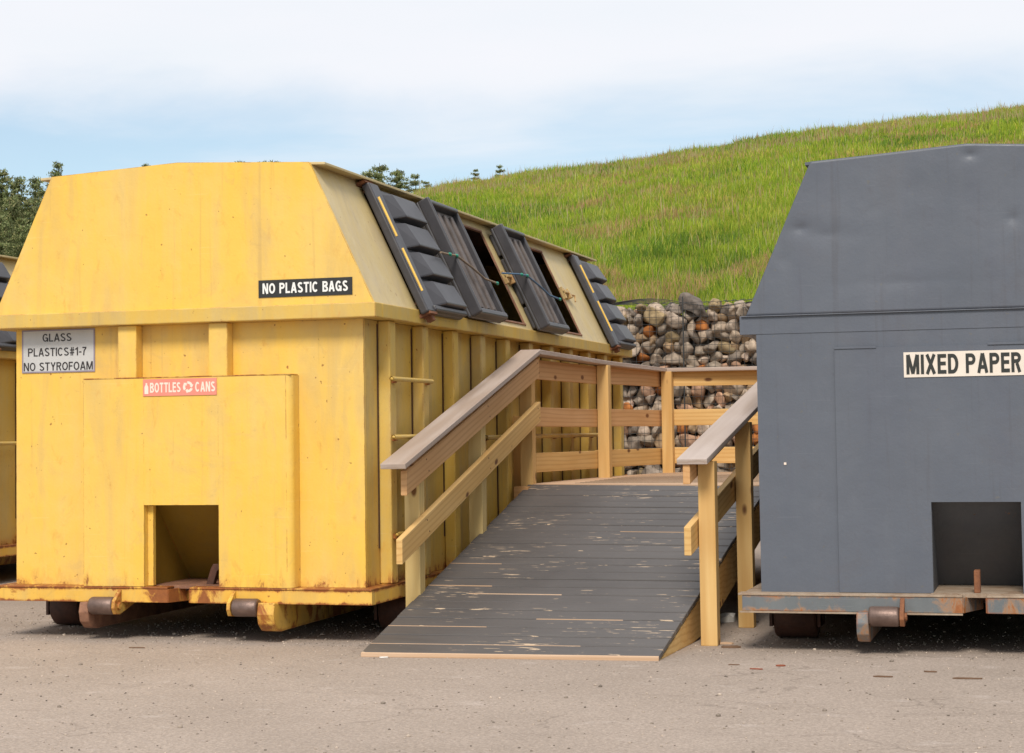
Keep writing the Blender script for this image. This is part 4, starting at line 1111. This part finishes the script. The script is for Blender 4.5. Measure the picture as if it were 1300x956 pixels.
# ------------------------------------------------------------------ litter
def flake(name, x, y, w, d, h, rot, mat, label, cat, group=None):
    r = random.Random(int(x*1000)); n = 9; pts = []
    for i in range(n):
        a = 2*math.pi*i/n; q = r.uniform(.65, 1.1); px, py = math.cos(a)*w/2*q, math.sin(a)*d/2*q
        pts.append((x+px*math.cos(rot)-py*math.sin(rot), y+px*math.sin(rot)+py*math.cos(rot)))
    V = [(a, b, .001) for a, b in pts] + [(a, b, .001+h*r.uniform(.5, 1)) for a, b in pts] + [(x, y, h*1.1)]
    F = [tuple(reversed(range(n)))] + [(i, (i+1) % n, n+(i+1) % n, n+i) for i in range(n)] + [(n+i, n+(i+1) % n, 2*n) for i in range(n)]
    return tag(mk(name, V, F, mat), label, cat, group)
flake('wood_chip', 2.346, -.626, .05, .022, .008, .2, 'chip', 'red brown wood chip on the asphalt in front of the grey container', 'wood chip')
flake('twig', 2.253, -.761, .075, .012, .006, -.1, 'chip', 'thin reddish sliver of wood in front of the grey container', 'wood sliver')
flake('twig', 2.12, -.62, .06, .008, .005, .1, 'twig', 'thin dark twig left of the wood slivers', 'twig')
flake('crumpled_paper', 1.745, 1.36, .11, .09, .05, .4, 'paper', 'crumpled white paper on the asphalt under the ramp stringer', 'paper')
flake('leaf_litter', 1.99, .08, .14, .06, .012, .3, 'twig', 'dry brown leaf litter beside the nearest ramp post', 'leaf litter')
flake('leaf_litter', 1.93, .24, .10, .05, .01, .1, 'deck', 'pale dry leaf litter at the foot of the nearest ramp post', 'leaf litter')
flake('dead_leaf', 3.238, -.923, .14, .03, .006, .1, 'twig', 'long dark dead leaf at the right in front of the grey container', 'leaf')
flake('dead_leaf', 3.06, -.72, .07, .02, .006, .0, 'twig', 'small dark dead leaf between the long leaf and the grey container', 'leaf')
flake('dead_leaf', 2.86, -.93, .09, .02, .006, .0, 'twig', 'dead leaf lying left of the long dark leaf', 'leaf')
flake('paper_scrap', .33, -.63, .045, .012, .006, .4, 'paper', 'tiny white scrap at the left foot of the ramp', 'scrap')
flake('twig', -1.15, -.45, .12, .012, .006, .1, 'twig', 'brown twig on the asphalt in front of the yellow container', 'twig')

# loose grit
rg_ = np.random.default_rng(9); GV = []; GF = []; GC = []; off = 0
v1, f1 = ico(1)
for i in range(5200):
    y = -4.6 + 6.4*rg_.random()**1.2; x = rg_.uniform(-3.2, 5.0)
    if rg_.random() < .35: y = rg_.uniform(-.25, .9); 
    r_ = rg_.uniform(.0025, .0065)*(1.9 if rg_.random() < .05 else 1)
    GV.append(v1*np.array([r_, r_*rg_.uniform(.7, 1.2), r_*.7])*rg_.uniform(.8, 1.2, (len(v1), 1)) + np.array([x, y, r_*.3])); GF.append(f1+off); off += len(v1)
    GC.append(np.tile(np.array([.34, .28, .23])*rg_.uniform(.45, 1.5), (len(v1), 1)))
me = mesh_from('loose_gravel', np.vstack(GV), np.vstack(GF), np.vstack(GC), 'stone')
o = bpy.data.objects.new('loose_gravel', me); C.objects.link(o); tag(o, 'fine loose grit scattered over the pale asphalt', 'gravel', kind='stuff')

# ------------------------------------------------------------------ sky, sun, camera
SUN_EL, SUN_AZ = 47, 172   # azimuth: direction the light comes from, clockwise from +Y
wd = bpy.data.worlds.new('World'); scene.world = wd; wd.use_nodes = True
nt = wd.node_tree; N = nt.nodes; Lk = nt.links; bg = N['Background']
sky = N.new('ShaderNodeTexSky'); sky.sky_type = 'NISHITA'; sky.sun_disc = False
sky.sun_elevation = R(SUN_EL); sky.sun_rotation = R(SUN_AZ); sky.dust_density = .1; sky.air_density = 1.0; sky.ozone_density = 1.2
tc = N.new('ShaderNodeTexCoord'); sp = N.new('ShaderNodeSeparateXYZ'); Lk.new(tc.outputs['Generated'], sp.inputs[0])
mp = N.new('ShaderNodeMapping'); mp.inputs['Scale'].default_value = (1.6, 1.6, 9.0); mp.inputs['Location'].default_value = (.3, .1, .2); Lk.new(tc.outputs['Generated'], mp.inputs[0])
nz = N.new('ShaderNodeTexNoise'); nz.inputs['Scale'].default_value = 1.3; nz.inputs['Detail'].default_value = 7; nz.inputs['Roughness'].default_value = .55; nz.inputs['Distortion'].default_value = .4
Lk.new(mp.outputs[0], nz.inputs['Vector'])
# cloud cover thickens with elevation
ma = N.new('ShaderNodeMath'); ma.operation = 'MULTIPLY_ADD'; ma.inputs[1].default_value = 13; ma.inputs[2].default_value = -3.1
Lk.new(sp.outputs['Z'], ma.inputs[0])
mb_ = N.new('ShaderNodeMath'); mb_.operation = 'MULTIPLY_ADD'; mb_.inputs[1].default_value = 2.6; Lk.new(nz.outputs['Fac'], mb_.inputs[0]); Lk.new(ma.outputs[0], mb_.inputs[2])
cr = N.new('ShaderNodeValToRGB'); cr.color_ramp.interpolation = 'EASE'; cr.color_ramp.elements[0].position = .05; cr.color_ramp.elements[0].color = (.30, .30, .30, 1); cr.color_ramp.elements[1].position = .85; cr.color_ramp.elements[1].color = (.97, .97, .97, 1)
Lk.new(mb_.outputs[0], cr.inputs[0])
n2 = N.new('ShaderNodeTexNoise'); n2.inputs['Scale'].default_value = 3.2; n2.inputs['Detail'].default_value = 6; Lk.new(mp.outputs[0], n2.inputs['Vector'])
cc = N.new('ShaderNodeValToRGB'); cc.color_ramp.elements[0].position = .3; cc.color_ramp.elements[0].color = (.90, .935, .985, 1); cc.color_ramp.elements[1].position = .7; cc.color_ramp.elements[1].color = (.95, .955, 1.0, 1)
Lk.new(n2.outputs['Fac'], cc.inputs[0])
sc_ = N.new('ShaderNodeVectorMath'); sc_.operation = 'SCALE'; sc_.inputs['Scale'].default_value = 9.0; Lk.new(cc.outputs[0], sc_.inputs[0])
mx = N.new('ShaderNodeMix'); mx.data_type = 'RGBA'; Lk.new(cr.outputs[0], mx.inputs[0]); tn = N.new('ShaderNodeVectorMath'); tn.operation = 'MULTIPLY'; tn.inputs[1].default_value = (.93, 1.09, 1.10); Lk.new(sky.outputs[0], tn.inputs[0]); Lk.new(tn.outputs[0], mx.inputs[6]); Lk.new(sc_.outputs[0], mx.inputs[7])
Lk.new(mx.outputs[2], bg.inputs['Color']); bg.inputs['Strength'].default_value = .10

sl = bpy.data.lights.new('sun', 'SUN'); sl.energy = 2.85; sl.angle = R(17); sl.color = (1, .93, .82)
so = bpy.data.objects.new('sun', sl); C.objects.link(so)
az, el = R(SUN_AZ), R(SUN_EL)
dirv = Vector((math.sin(az)*math.cos(el), math.cos(az)*math.cos(el), math.sin(el)))
so.rotation_euler = dirv.to_track_quat('Z', 'Y').to_euler(); so.location = (4, -10, 12)

cam = bpy.data.cameras.new('camera'); co = bpy.data.objects.new('camera', cam); C.objects.link(co); scene.camera = co
yaw, pitch, roll = -.283090413, .0488541668, -.0143260970
f = Vector((math.sin(yaw)*math.cos(pitch), math.cos(yaw)*math.cos(pitch), math.sin(pitch)))
r = Vector((math.cos(yaw), -math.sin(yaw), 0)); u = r.cross(f)
r2 = r*math.cos(roll)+u*math.sin(roll); u2 = -r*math.sin(roll)+u*math.cos(roll)
mw = Matrix((r2, u2, -f)).transposed().to_4x4(); mw.translation = Vector((3.62469784, -9.53009303, 1.13949985)); co.matrix_world = mw
cam.sensor_fit = 'HORIZONTAL'; cam.sensor_width = 36; cam.lens = 2345.2976/1300*36; cam.shift_y = -44.5/1300
cam.clip_start = .05; cam.clip_end = 3000
vs_ = scene.view_settings; vs_.view_transform = 'Standard'; vs_.look = 'None'; vs_.exposure = .14; vs_.gamma = 1; vs_.use_curve_mapping = False
